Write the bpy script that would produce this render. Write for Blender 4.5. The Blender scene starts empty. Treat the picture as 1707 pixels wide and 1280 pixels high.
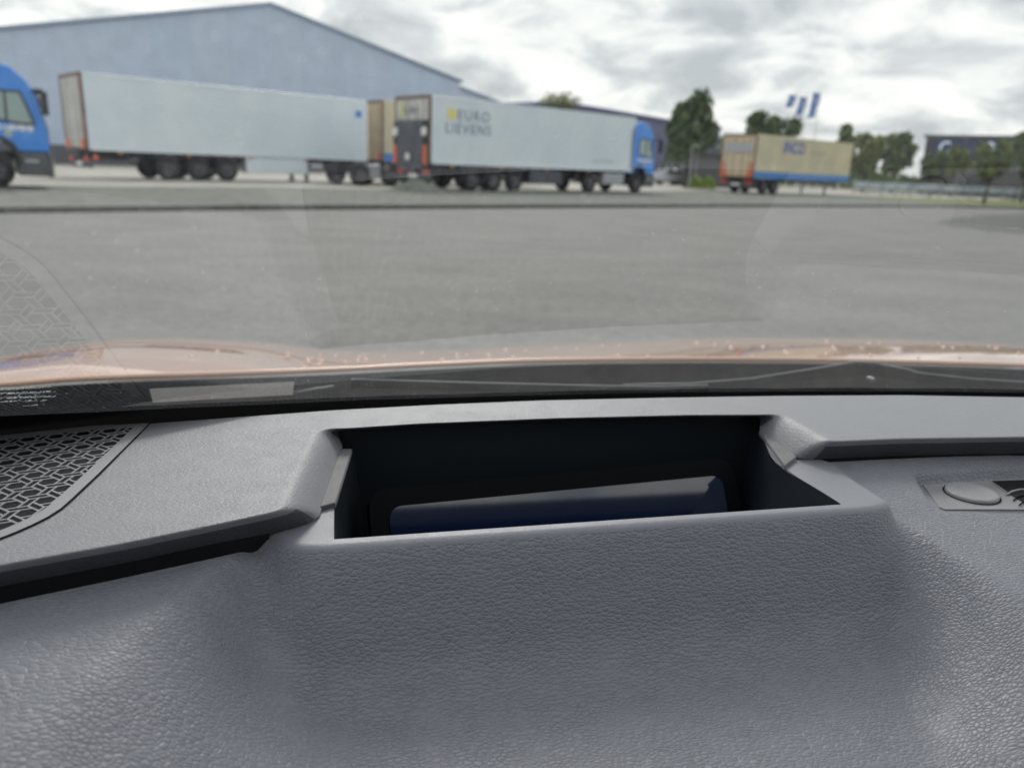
import bpy, bmesh, math, random
import numpy as np
from mathutils import Vector, Matrix

random.seed(7)
rng = np.random.default_rng(7)
SC = bpy.context.scene
COL = SC.collection
R = math.radians

# ------------------------------------------------------------------ camera, sky, sun, exposure
CAM_H = 1.25
PITCH, ROLL, YAW_CAR = R(15.77), R(2.3), R(13.6)
FPX = 1282.0                                   # focal length in pixels of a 1707 px wide frame
cam = bpy.data.cameras.new('camera')
camo = bpy.data.objects.new('camera', cam)
COL.objects.link(camo)
cam.sensor_width = 36.0
cam.lens = FPX / 1707.0 * 36.0
cam.clip_start, cam.clip_end = 0.01, 3000.0
camo.matrix_world = Matrix.Translation((0, 0, CAM_H)) @ Matrix.Rotation(R(90) - PITCH, 4, 'X') @ Matrix.Rotation(ROLL, 4, 'Z')
cam.dof.use_dof = True
cam.dof.focus_distance = 0.44
cam.dof.aperture_fstop = 8.2
SC.camera = camo

SUN_EL, SUN_AZ = R(40), R(-6)                  # azimuth from +Y towards +X
world = bpy.data.worlds.new('World')
SC.world = world
world.use_nodes = True
wn, wl = world.node_tree.nodes, world.node_tree.links
wn.clear()
def wnode(t, **k):
    n = wn.new(t)
    for a, b in k.items():
        setattr(n, a, b)
    return n
sky = wnode('ShaderNodeTexSky', sky_type='NISHITA', sun_disc=False)
sky.sun_elevation, sky.sun_rotation = SUN_EL, SUN_AZ
tc = wnode('ShaderNodeTexCoord')
sep = wnode('ShaderNodeSeparateXYZ')
wl.new(tc.outputs['Generated'], sep.inputs[0])
zz = wnode('ShaderNodeMath', operation='ABSOLUTE'); wl.new(sep.outputs['Z'], zz.inputs[0])
za = wnode('ShaderNodeMath', operation='ADD'); wl.new(zz.outputs[0], za.inputs[0]); za.inputs[1].default_value = 0.26
dx = wnode('ShaderNodeMath', operation='DIVIDE'); wl.new(sep.outputs['X'], dx.inputs[0]); wl.new(za.outputs[0], dx.inputs[1])
dy = wnode('ShaderNodeMath', operation='DIVIDE'); wl.new(sep.outputs['Y'], dy.inputs[0]); wl.new(za.outputs[0], dy.inputs[1])
cmb = wnode('ShaderNodeCombineXYZ'); wl.new(dx.outputs[0], cmb.inputs[0]); wl.new(dy.outputs[0], cmb.inputs[1])
n1 = wnode('ShaderNodeTexNoise'); n1.inputs['Scale'].default_value = 2.9; n1.inputs['Detail'].default_value = 9; n1.inputs['Roughness'].default_value = 0.56
n1.inputs['Distortion'].default_value = 0.5
wl.new(cmb.outputs[0], n1.inputs['Vector'])
rmp = wnode('ShaderNodeValToRGB'); wl.new(n1.outputs['Fac'], rmp.inputs[0])
e = rmp.color_ramp.elements
e[0].position, e[0].color = 0.34, (4.4, 4.7, 4.85, 1)
e[1].position, e[1].color = 0.65, (9.6, 9.5, 9.0, 1)
m1 = e.new(0.46); m1.color = (6.0, 6.3, 6.35, 1)
m2 = e.new(0.54); m2.color = (7.9, 8.1, 7.9, 1)
mixw = wnode('ShaderNodeMix', data_type='RGBA'); mixw.inputs['Factor'].default_value = 0.96
wl.new(sky.outputs[0], mixw.inputs['A']); wl.new(rmp.outputs[0], mixw.inputs['B'])
bg = wnode('ShaderNodeBackground'); bg.inputs['Strength'].default_value = 0.1
wl.new(mixw.outputs['Result'], bg.inputs['Color'])
wo = wnode('ShaderNodeOutputWorld'); wl.new(bg.outputs[0], wo.inputs['Surface'])

sun = bpy.data.lights.new('sun', 'SUN')
sun.energy, sun.angle, sun.color = 1.3, R(20), (1.0, 0.96, 0.9)
suno = bpy.data.objects.new('sun', sun); COL.objects.link(suno)
sdir = Vector((math.sin(SUN_AZ) * math.cos(SUN_EL), math.cos(SUN_AZ) * math.cos(SUN_EL), math.sin(SUN_EL)))
suno.rotation_euler = sdir.to_track_quat('Z', 'Y').to_euler()
suno.location = (0, 0, 60)

SC.view_settings.view_transform = 'Standard'
SC.view_settings.look = 'None'
SC.view_settings.gamma = 1.0
SC.view_settings.use_curve_mapping = False
SC.view_settings.exposure = 0.5
SC.render.engine = 'CYCLES'
SC.cycles.use_denoising = True
SC.cycles.max_bounces = 8
SC.cycles.transparent_max_bounces = 16
SC.cycles.sample_clamp_indirect = 6.0

# ------------------------------------------------------------------ pixel <-> place helpers
def ray(px, py):
    x = (px - 853.5) / FPX; y = -(py - 640) / FPX
    xr = x * math.cos(ROLL) - y * math.sin(ROLL); yr = x * math.sin(ROLL) + y * math.cos(ROLL)
    return np.array([xr, math.cos(PITCH) + math.sin(PITCH) * yr, -math.sin(PITCH) + math.cos(PITCH) * yr])
def at_z(px, py, z):                            # world point at height z
    r = ray(px, py); t = (z - CAM_H) / r[2]
    return np.array([r[0] * t, r[1] * t, z])
def at_y(px, py, y):                            # world point at forward distance y
    r = ray(px, py); t = y / r[1]
    return np.array([r[0] * t, y, CAM_H + r[2] * t])
def to_car(p):                                  # world -> car axes (u right, v forward, w up from the camera height)
    c, s = math.cos(YAW_CAR), math.sin(YAW_CAR)
    return np.array([p[0] * c + p[1] * s, -p[0] * s + p[1] * c, p[2] - CAM_H])
def car_z(px, py, w):
    return to_car(at_z(px, py, w + CAM_H))
def car_hit(px, py, fz, w0=-0.2):               # pixel ray against a height field w = fz(u, v)
    w = w0
    for _ in range(40):
        p = car_z(px, py, w)
        w = 0.5 * w + 0.5 * fz(p[0], p[1])
    return car_z(px, py, w)

def pchip(xs, ys):
    xs, ys = np.array(xs, float), np.array(ys, float)
    h = np.diff(xs); d = np.diff(ys) / h
    m = np.zeros_like(xs)
    for i in range(1, len(xs) - 1):
        if d[i - 1] * d[i] > 0:
            w1, w2 = 2 * h[i] + h[i - 1], h[i] + 2 * h[i - 1]
            m[i] = (w1 + w2) / (w1 / d[i - 1] + w2 / d[i])
    m[0], m[-1] = d[0], d[-1]
    def f(x):
        x = np.asarray(x, float)
        i = np.clip(np.searchsorted(xs, x) - 1, 0, len(h) - 1)
        t = (x - xs[i]) / h[i]
        tt = np.clip(t, 0, 1)
        r = (ys[i] * (1 + 2 * tt) * (1 - tt) ** 2 + m[i] * h[i] * tt * (1 - tt) ** 2 + ys[i + 1] * tt * tt * (3 - 2 * tt) + m[i + 1] * h[i] * tt * tt * (tt - 1))
        r = r + np.where(t < 0, m[0] * (x - xs[0]), 0) + np.where(t > 1, m[-1] * (x - xs[-1]), 0)
        return r
    return f
def sstep(a, b, x):
    t = np.clip((x - a) / (b - a), 0, 1)
    return t * t * (3 - 2 * t)

# ------------------------------------------------------------------ materials
def mat(name, col, rough=0.5, metal=0.0, spec=0.5, coat=0.0, coat_rough=0.05):
    m = bpy.data.materials.new(name); m.use_nodes = True
    b = m.node_tree.nodes['Principled BSDF']
    b.inputs['Base Color'].default_value = (*col, 1)
    b.inputs['Roughness'].default_value = rough
    b.inputs['Metallic'].default_value = metal
    b.inputs['Specular IOR Level'].default_value = spec
    b.inputs['Coat Weight'].default_value = coat
    b.inputs['Coat Roughness'].default_value = coat_rough
    return m
def nd(m, t, **k):
    n = m.node_tree.nodes.new(t)
    for a, b in k.items():
        if a.startswith('i_'):
            n.inputs[a[2:]].default_value = b
        else:
            setattr(n, a, b)
    return n
def lk(m, a, b):
    m.node_tree.links.new(a, b)
def bsdf(m):
    return m.node_tree.nodes['Principled BSDF']
def mottle(m, c1, c2, scale, coord='Object', detail=5, rough=0.6, lo=0.35, hi=0.65, bump=0.0, bdist=0.02):
    t = nd(m, 'ShaderNodeTexCoord'); n = nd(m, 'ShaderNodeTexNoise')
    n.inputs['Scale'].default_value = scale; n.inputs['Detail'].default_value = detail; n.inputs['Roughness'].default_value = rough
    lk(m, t.outputs[coord], n.inputs['Vector'])
    r = nd(m, 'ShaderNodeValToRGB')
    r.color_ramp.elements[0].position = lo; r.color_ramp.elements[0].color = (*c1, 1)
    r.color_ramp.elements[1].position = hi; r.color_ramp.elements[1].color = (*c2, 1)
    lk(m, n.outputs['Fac'], r.inputs[0]); lk(m, r.outputs[0], bsdf(m).inputs['Base Color'])
    if bump:
        b = nd(m, 'ShaderNodeBump'); b.inputs['Strength'].default_value = bump; b.inputs['Distance'].default_value = bdist
        lk(m, n.outputs['Fac'], b.inputs['Height']); lk(m, b.outputs[0], bsdf(m).inputs['Normal'])
    return m

def leather(name, col, rough=0.5, scale=430.0, dist=0.0003, strength=1.0, sheen=0.45):
    # hide: pebbles drawn out sideways, parted by creases that run in loose rows
    m = mat(name, col, rough, spec=1.0)
    bsdf(m).inputs['Sheen Weight'].default_value = sheen; bsdf(m).inputs['Sheen Roughness'].default_value = 0.45; bsdf(m).inputs['Sheen Tint'].default_value = (0.95, 0.98, 1, 1)
    t = nd(m, 'ShaderNodeTexCoord')
    nz = nd(m, 'ShaderNodeTexNoise'); nz.inputs['Scale'].default_value = 38; nz.inputs['Detail'].default_value = 3
    lk(m, t.outputs['Object'], nz.inputs['Vector'])
    sub = nd(m, 'ShaderNodeVectorMath', operation='SUBTRACT'); sub.inputs[1].default_value = (0.5, 0.5, 0.5)
    lk(m, nz.outputs['Color'], sub.inputs[0])
    sc = nd(m, 'ShaderNodeVectorMath', operation='SCALE'); sc.inputs['Scale'].default_value = 0.008
    lk(m, sub.outputs[0], sc.inputs[0])
    ad = nd(m, 'ShaderNodeVectorMath', operation='ADD'); lk(m, t.outputs['Object'], ad.inputs[0]); lk(m, sc.outputs[0], ad.inputs[1])
    mp = nd(m, 'ShaderNodeMapping'); mp.inputs['Scale'].default_value = (0.5, 1.0, 0.8); mp.inputs['Rotation'].default_value = (0, 0, R(6))
    lk(m, ad.outputs[0], mp.inputs[0])
    vo = nd(m, 'ShaderNodeTexVoronoi', feature='SMOOTH_F1'); vo.inputs['Scale'].default_value = scale; vo.inputs['Smoothness'].default_value = 0.25
    lk(m, mp.outputs[0], vo.inputs['Vector'])
    ve = nd(m, 'ShaderNodeTexVoronoi', feature='DISTANCE_TO_EDGE'); ve.inputs['Scale'].default_value = scale
    lk(m, mp.outputs[0], ve.inputs['Vector'])
    mr = nd(m, 'ShaderNodeMapRange', interpolation_type='SMOOTHSTEP'); mr.inputs['From Max'].default_value = 0.16
    lk(m, ve.outputs['Distance'], mr.inputs['Value'])
    n2 = nd(m, 'ShaderNodeTexNoise'); n2.inputs['Scale'].default_value = 55; n2.inputs['Detail'].default_value = 3
    lk(m, t.outputs['Object'], n2.inputs['Vector'])
    am = nd(m, 'ShaderNodeMapRange'); am.inputs['From Min'].default_value = 0.35; am.inputs['From Max'].default_value = 0.65; am.inputs['To Min'].default_value = 0.35; am.inputs['To Max'].default_value = 0.8
    lk(m, n2.outputs['Fac'], am.inputs['Value'])
    mu = nd(m, 'ShaderNodeMath', operation='MULTIPLY'); lk(m, mr.outputs[0], mu.inputs[0]); lk(m, am.outputs[0], mu.inputs[1])
    ms = nd(m, 'ShaderNodeMath', operation='MULTIPLY_ADD'); ms.inputs[1].default_value = -0.9
    lk(m, vo.outputs['Distance'], ms.inputs[0]); lk(m, mu.outputs[0], ms.inputs[2])
    bp = nd(m, 'ShaderNodeBump'); bp.inputs['Strength'].default_value = strength; bp.inputs['Distance'].default_value = dist
    lk(m, ms.outputs[0], bp.inputs['Height']); lk(m, bp.outputs[0], bsdf(m).inputs['Normal'])
    return m

M = {}
M['leather'] = leather('dash_leather', (0.15, 0.157, 0.196), 0.5, scale=590, dist=0.00033)
M['leather_pad'] = leather('pad_leather', (0.145, 0.147, 0.17), 0.48, scale=760, dist=0.00013)
M['grain'] = leather('fine_grain_plastic', (0.15, 0.155, 0.192), 0.45, scale=1500, dist=0.00006)
M['pad_edge_shaded'] = leather('shaded_edge_leather', (0.026, 0.029, 0.04), 0.6, scale=760, dist=0.00016, sheen=0.1)  # pad leather darkened: shade on the front roll put into its colour
M['grille'] = mat('grille_plastic', (0.2, 0.198, 0.215), 0.36, spec=1.0)
bsdf(M['grille']).inputs['Sheen Weight'].default_value = 0.45; bsdf(M['grille']).inputs['Sheen Roughness'].default_value = 0.45
M['trim'] = leather('trim_plastic', (0.05, 0.05, 0.055), 0.6, scale=1500, dist=0.0001)
M['dark_plastic'] = mat('dark_plastic', (0.002, 0.003, 0.005), 0.6, spec=0.1)
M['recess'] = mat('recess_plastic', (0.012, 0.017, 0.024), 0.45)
M['black'] = mat('black_void', (0.004, 0.004, 0.005), 0.9, spec=0.1)
M['gap'] = mat('gap_black', (0.01, 0.01, 0.013), 0.8, spec=0.2)
M['screen'] = mat('screen_glass', (0.004, 0.012, 0.042), 0.05, spec=0.6, coat=1.0)
bsdf(M['screen']).inputs['Coat IOR'].default_value = 1.75
M['button'] = leather('button_plastic', (0.24, 0.24, 0.26), 0.4, scale=1800, dist=0.0001)
M['lining'] = mat('headliner_fabric', (0.045, 0.045, 0.05), 0.95)
M['copper'] = mat('copper_paint', (0.66, 0.36, 0.23), 0.27, metal=0.3, coat=1.0, coat_rough=0.03)
M['copper_edge_highlight'] = mat('copper_edge_highlight', (0.72, 0.46, 0.34), 0.35, metal=0.1, coat=0.6)  # lighter copy of the paint: edge highlight put into its colour
M['cowl'] = mottle(mat('cowl_plastic', (0.02, 0.022, 0.025), 0.8, spec=0.0), (0.006, 0.007, 0.009), (0.05, 0.053, 0.057), 420, lo=0.5, hi=0.8)
M['wiper'] = mat('wiper_black', (0.012, 0.015, 0.02), 0.6, spec=0.05)
M['wiper_edge'] = mat('wiper_rubber', (0.13, 0.145, 0.16), 0.35)
M['sticker'] = mottle(mat('sticker', (0.1, 0.1, 0.1), 0.7, spec=0.1), (0.085, 0.08, 0.08), (0.13, 0.125, 0.125), 300)
M['print'] = mat('white_print', (0.85, 0.88, 0.9), 0.6)
M['white_print'] = M['print']
M['water'] = mat('water_drop', (0.72, 0.5, 0.4), 0.12, spec=0.7, coat=0.5)

def make_glass():
    m = bpy.data.materials.new('windshield_glass'); m.use_nodes = True
    n = m.node_tree.nodes; n.clear()
    out = nd(m, 'ShaderNodeOutputMaterial')
    geo = nd(m, 'ShaderNodeNewGeometry')
    dot = nd(m, 'ShaderNodeVectorMath', operation='DOT_PRODUCT'); lk(m, geo.outputs['Incoming'], dot.inputs[0]); lk(m, geo.outputs['Normal'], dot.inputs[1])
    ab = nd(m, 'ShaderNodeMath', operation='ABSOLUTE'); lk(m, dot.outputs['Value'], ab.inputs[0])
    inv = nd(m, 'ShaderNodeMath', operation='SUBTRACT'); inv.inputs[0].default_value = 1.0; lk(m, ab.outputs[0], inv.inputs[1])
    p5 = nd(m, 'ShaderNodeMath', operation='POWER'); p5.inputs[1].default_value = 5.0; lk(m, inv.outputs[0], p5.inputs[0])
    fr = nd(m, 'ShaderNodeMath', operation='MULTIPLY_ADD'); fr.inputs[1].default_value = 0.26; fr.inputs[2].default_value = 0.13; lk(m, p5.outputs[0], fr.inputs[0])
    tr = nd(m, 'ShaderNodeBsdfTransparent'); tr.inputs['Color'].default_value = (0.945, 0.95, 0.95, 1)
    gl = nd(m, 'ShaderNodeBsdfGlossy'); gl.inputs['Roughness'].default_value = 0.004
    mx = nd(m, 'ShaderNodeMixShader'); lk(m, fr.outputs[0], mx.inputs[0]); lk(m, tr.outputs[0], mx.inputs[1]); lk(m, gl.outputs[0], mx.inputs[2])
    # road dust: film, specks
    tcn = nd(m, 'ShaderNodeTexCoord')
    v = nd(m, 'ShaderNodeTexVoronoi'); v.inputs['Scale'].default_value = 270; lk(m, tcn.outputs['Object'], v.inputs['Vector'])
    r1 = nd(m, 'ShaderNodeMapRange'); r1.inputs['From Min'].default_value = 0.08; r1.inputs['From Max'].default_value = 0.2; r1.inputs['To Min'].default_value = 1; r1.inputs['To Max'].default_value = 0
    lk(m, v.outputs['Distance'], r1.inputs['Value'])
    sepc = nd(m, 'ShaderNodeSeparateColor'); lk(m, v.outputs['Color'], sepc.inputs[0])
    r2 = nd(m, 'ShaderNodeMapRange'); r2.inputs['From Min'].default_value = 0.5; r2.inputs['From Max'].default_value = 1.0; lk(m, sepc.outputs[0], r2.inputs['Value'])
    nb = nd(m, 'ShaderNodeTexNoise'); nb.inputs['Scale'].default_value = 22; nb.inputs['Detail'].default_value = 4; lk(m, tcn.outputs['Object'], nb.inputs['Vector'])
    r3 = nd(m, 'ShaderNodeMapRange'); r3.inputs['From Min'].default_value = 0.35; r3.inputs['From Max'].default_value = 0.7; r3.inputs['To Min'].default_value = 0.15; r3.inputs['To Max'].default_value = 0.6; lk(m, nb.outputs['Fac'], r3.inputs['Value'])
    mu = nd(m, 'ShaderNodeMath', operation='MULTIPLY'); lk(m, r1.outputs[0], mu.inputs[0]); lk(m, r2.outputs[0], mu.inputs[1])
    mu2 = nd(m, 'ShaderNodeMath', operation='MULTIPLY'); lk(m, mu.outputs[0], mu2.inputs[0]); lk(m, r3.outputs[0], mu2.inputs[1])
    # hair-fine heating wires
    mp = nd(m, 'ShaderNodeMapping'); mp.inputs['Scale'].default_value = (1, 0.12, 0); lk(m, tcn.outputs['Object'], mp.inputs[0])
    wv = nd(m, 'ShaderNodeTexWave', bands_direction='X', wave_profile='SIN'); wv.inputs['Scale'].default_value = 95; wv.inputs['Distortion'].default_value = 1.5; wv.inputs['Detail'].default_value = 1; wv.inputs['Detail Scale'].default_value = 3
    lk(m, mp.outputs[0], wv.inputs['Vector'])
    rw = nd(m, 'ShaderNodeMapRange'); rw.inputs['From Min'].default_value = 0.86; rw.inputs['To Max'].default_value = 0.03; lk(m, wv.outputs['Fac'], rw.inputs['Value'])
    a1 = nd(m, 'ShaderNodeMath', operation='ADD'); lk(m, mu2.outputs[0], a1.inputs[0]); lk(m, rw.outputs[0], a1.inputs[1])
    a2 = nd(m, 'ShaderNodeMath', operation='ADD'); lk(m, a1.outputs[0], a2.inputs[0]); a2.inputs[1].default_value = 0.008
    df = nd(m, 'ShaderNodeBsdfDiffuse'); df.inputs['Color'].default_value = (0.75, 0.76, 0.74, 1)
    tl = nd(m, 'ShaderNodeBsdfTranslucent'); tl.inputs['Color'].default_value = (0.75, 0.76, 0.74, 1)
    md = nd(m, 'ShaderNodeMixShader'); md.inputs[0].default_value = 0.65; lk(m, df.outputs[0], md.inputs[1]); lk(m, tl.outputs[0], md.inputs[2])
    fin = nd(m, 'ShaderNodeMixShader'); lk(m, a2.outputs[0], fin.inputs[0]); lk(m, mx.outputs[0], fin.inputs[1]); lk(m, md.outputs[0], fin.inputs[2])
    lk(m, fin.outputs[0], out.inputs['Surface'])
    return m
M['glass'] = make_glass()

# outdoors
M['asphalt'] = mat('asphalt', (0.2, 0.2, 0.19), 0.85)
def make_asphalt(m, c1, c2, c3):
    t = nd(m, 'ShaderNodeTexCoord')
    mp = nd(m, 'ShaderNodeMapping'); mp.inputs['Scale'].default_value = (0.6, 0.9, 1); mp.inputs['Rotation'].default_value = (0, 0, R(-30)); lk(m, t.outputs['Object'], mp.inputs[0])
    a = nd(m, 'ShaderNodeTexNoise'); a.inputs['Scale'].default_value = 1.1; a.inputs['Detail'].default_value = 10; a.inputs['Roughness'].default_value = 0.62; lk(m, mp.outputs[0], a.inputs['Vector'])
    b = nd(m, 'ShaderNodeTexNoise'); b.inputs['Scale'].default_value = 9; b.inputs['Detail'].default_value = 8; b.inputs['Roughness'].default_value = 0.8; lk(m, t.outputs['Object'], b.inputs['Vector'])
    r = nd(m, 'ShaderNodeValToRGB'); r.color_ramp.elements[0].position = 0.3; r.color_ramp.elements[0].color = (*c1, 1); r.color_ramp.elements[1].position = 0.7; r.color_ramp.elements[1].color = (*c2, 1)
    lk(m, a.outputs['Fac'], r.inputs[0])
    rb = nd(m, 'ShaderNodeMapRange'); rb.inputs['From Min'].default_value = 0.3; rb.inputs['From Max'].default_value = 0.7; rb.inputs['To Min'].default_value = 0.6; rb.inputs['To Max'].default_value = 1.35; lk(m, b.outputs['Fac'], rb.inputs['Value'])
    mx = nd(m, 'ShaderNodeVectorMath', operation='SCALE'); lk(m, r.outputs[0], mx.inputs[0]); lk(m, rb.outputs[0], mx.inputs['Scale'])
    lk(m, mx.outputs[0], bsdf(m).inputs['Base Color'])
    bp = nd(m, 'ShaderNodeBump'); bp.inputs['Strength'].default_value = 0.4; bp.inputs['Distance'].default_value = 0.01; lk(m, b.outputs['Fac'], bp.inputs['Height']); lk(m, bp.outputs[0], bsdf(m).inputs['Normal'])
make_asphalt(M['asphalt'], (0.165, 0.165, 0.158), (0.235, 0.233, 0.224), None)
M['gravel'] = mottle(mat('gravel', (0.17, 0.18, 0.16), 0.95), (0.11, 0.12, 0.105), (0.235, 0.245, 0.22), 2.6, detail=8, rough=0.75, bump=0.6, bdist=0.05)
M['wet_gravel'] = mottle(mat('dark_gravel', (0.06, 0.065, 0.065), 0.75), (0.035, 0.04, 0.04), (0.16, 0.165, 0.16), 5, detail=7, rough=0.8, bump=0.6, bdist=0.03)
M['kerb'] = mottle(mat('kerb_concrete', (0.1, 0.105, 0.1), 0.9), (0.07, 0.075, 0.07), (0.13, 0.135, 0.13), 3)
M['concrete'] = mottle(mat('concrete_apron', (0.42, 0.4, 0.36), 0.9), (0.36, 0.345, 0.31), (0.5, 0.48, 0.43), 0.8, detail=7)
M['grass'] = mottle(mat('grass', (0.1, 0.14, 0.04), 0.95), (0.1, 0.13, 0.035), (0.26, 0.28, 0.1), 0.9, detail=8, rough=0.75, bump=0.8, bdist=0.1)
M['ground'] = mottle(mat('far_ground', (0.15, 0.17, 0.1), 0.95), (0.11, 0.14, 0.06), (0.2, 0.2, 0.14), 0.05)
def ribbed(name, col, scale, rough=0.5):
    m = mottle(mat(name, col, rough), tuple(c * 0.93 for c in col), tuple(min(1, c * 1.06) for c in col), 0.6, detail=6)
    t = nd(m, 'ShaderNodeTexCoord')
    wv = nd(m, 'ShaderNodeTexWave', bands_direction='X'); wv.inputs['Scale'].default_value = scale; lk(m, t.outputs['Object'], wv.inputs['Vector'])
    bp = nd(m, 'ShaderNodeBump'); bp.inputs['Strength'].default_value = 0.35; bp.inputs['Distance'].default_value = 0.03; lk(m, wv.outputs['Fac'], bp.inputs['Height']); lk(m, bp.outputs[0], bsdf(m).inputs['Normal'])
    return m
M['cladding'] = ribbed('blue_grey_cladding', (0.50, 0.59, 0.74), 2.2)
M['cladding_b'] = ribbed('blue_grey_cladding_b', (0.485, 0.58, 0.735), 2.2)
M['cladding_c'] = ribbed('blue_grey_cladding_c', (0.51, 0.6, 0.745), 2.2)
M['roof_trim'] = mat('roof_trim', (0.3, 0.38, 0.52), 0.5)
M['purple'] = ribbed('violet_cladding', (0.12, 0.125, 0.25), 2.0)
M['trailer_white'] = mottle(mat('trailer_white', (0.72, 0.8, 0.86), 0.35), (0.66, 0.75, 0.82), (0.76, 0.83, 0.88), 0.5, detail=7)
M['door_white'] = mottle(mat('door_white', (0.7, 0.68, 0.63), 0.45), (0.52, 0.5, 0.46), (0.75, 0.73, 0.69), 1.4)
M['beige'] = mottle(mat('trailer_beige', (0.62, 0.56, 0.38), 0.45), (0.55, 0.5, 0.34), (0.66, 0.6, 0.41), 0.7)
M['beige_door'] = mottle(mat('door_beige', (0.68, 0.55, 0.37), 0.5), (0.6, 0.48, 0.32), (0.72, 0.6, 0.42), 1.5)
M['door_frame'] = mottle(mat('rusty_frame', (0.16, 0.1, 0.075), 0.6), (0.1, 0.07, 0.055), (0.24, 0.13, 0.09), 2)
M['blue'] = mat('blue_cab_paint', (0.012, 0.25, 0.82), 0.3, coat=0.7)
M['blue_stripe'] = mat('blue_stripe', (0.06, 0.24, 0.62), 0.4)
M['truck_dark'] = mat('truck_dark', (0.022, 0.024, 0.028), 0.6)
M['truck_grey'] = mat('truck_grey', (0.1, 0.105, 0.12), 0.5)
M['tailgate'] = mottle(mat('tail_lift', (0.075, 0.085, 0.11), 0.5), (0.06, 0.07, 0.09), (0.1, 0.11, 0.135), 2)
M['tyre'] = mat('tyre', (0.02, 0.021, 0.024), 0.85)
M['rim'] = mottle(mat('rim', (0.2, 0.2, 0.21), 0.45, metal=0.3), (0.05, 0.05, 0.055), (0.14, 0.14, 0.15), 6)
M['metal'] = mat('grey_metal', (0.42, 0.44, 0.47), 0.4, metal=0.4)
M['orange'] = mat('orange_reflector', (0.72, 0.17, 0.09), 0.5)
M['red_lamp'] = mat('red_lamp', (0.65, 0.04, 0.03), 0.3)
M['amber'] = mat('amber_lamp', (0.7, 0.3, 0.05), 0.3)
M['plate'] = mat('number_plate', (0.8, 0.8, 0.78), 0.4)
M['cab_glass'] = mat('cab_window', (0.3, 0.42, 0.4), 0.05, spec=0.9)
M['dark_glass'] = mat('dark_window', (0.02, 0.025, 0.03), 0.05, spec=0.9)
M['lettering'] = mat('dark_lettering', (0.06, 0.13, 0.2), 0.5)
M['yellow'] = mat('yellow_mark', (0.8, 0.74, 0.24), 0.5)
M['logo_blue'] = mat('logo_blue', (0.03, 0.09, 0.45), 0.5)
M['grey_letter'] = mat('grey_lettering', (0.42, 0.42, 0.4), 0.5)
M['bark'] = mottle(mat('bark', (0.08, 0.065, 0.05), 0.9), (0.05, 0.04, 0.03), (0.11, 0.09, 0.07), 5)
M['pole'] = mat('white_pole', (0.8, 0.82, 0.84), 0.35)
M['steel'] = mat('galvanised', (0.35, 0.37, 0.39), 0.45, metal=0.4)
M['flag_blue'] = mat('flag_blue', (0.12, 0.24, 0.6), 0.8)
M['flag_white'] = mat('flag_white', (0.75, 0.8, 0.86), 0.8)
M['sign_back'] = mat('sign_back', (0.03, 0.045, 0.12), 0.4)
M['sign_dark'] = mottle(mat('dark_facade', (0.03, 0.035, 0.055), 0.4), (0.025, 0.03, 0.045), (0.05, 0.055, 0.08), 0.4)
M['shed'] = mottle(mat('shed_wall', (0.085, 0.09, 0.1), 0.8), (0.07, 0.075, 0.085), (0.11, 0.115, 0.125), 1)
M['rail_blue'] = mottle(mat('pale_blue_fence', (0.4, 0.47, 0.55), 0.5), (0.3, 0.36, 0.43), (0.5, 0.57, 0.64), 1.2)
M['silver'] = mat('silver_paint', (0.55, 0.57, 0.62), 0.3, metal=0.4, coat=0.8)
def leafmat(name, c1, c2):
    m = mat(name, c1, 0.7, spec=0.25)
    g = nd(m, 'ShaderNodeNewGeometry')
    r = nd(m, 'ShaderNodeValToRGB'); r.color_ramp.elements[0].color = (*c1, 1); r.color_ramp.elements[1].color = (*c2, 1)
    lk(m, g.outputs['Random Per Island'], r.inputs[0]); lk(m, r.outputs[0], bsdf(m).inputs['Base Color'])
    return m
M['leaf_dark'] = leafmat('leaf_dark', (0.045, 0.085, 0.03), (0.14, 0.2, 0.075))
M['leaf_mid'] = leafmat('leaf_mid', (0.06, 0.1, 0.035), (0.19, 0.25, 0.09))
M['leaf_light'] = leafmat('leaf_light', (0.09, 0.13, 0.03), (0.24, 0.28, 0.09))
M['leaf_lime'] = leafmat('leaf_lime', (0.2, 0.3, 0.06), (0.4, 0.5, 0.15))

# ------------------------------------------------------------------ building helpers
def link(o, parent=None):
    COL.objects.link(o)
    if parent is not None:
        o.parent = parent
    return o
def thing(name, label, cat, loc=(0, 0, 0), rz=0.0, group=None):
    o = bpy.data.objects.new(name, None); COL.objects.link(o)
    o.empty_display_size = 0.2
    o.location = loc; o.rotation_euler = (0, 0, rz)
    o['label'] = label; o['category'] = cat
    if group: o['group'] = group
    return o
def tag(o, label, cat, group=None):
    o['label'] = label; o['category'] = cat
    if group: o['group'] = group
    return o

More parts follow.
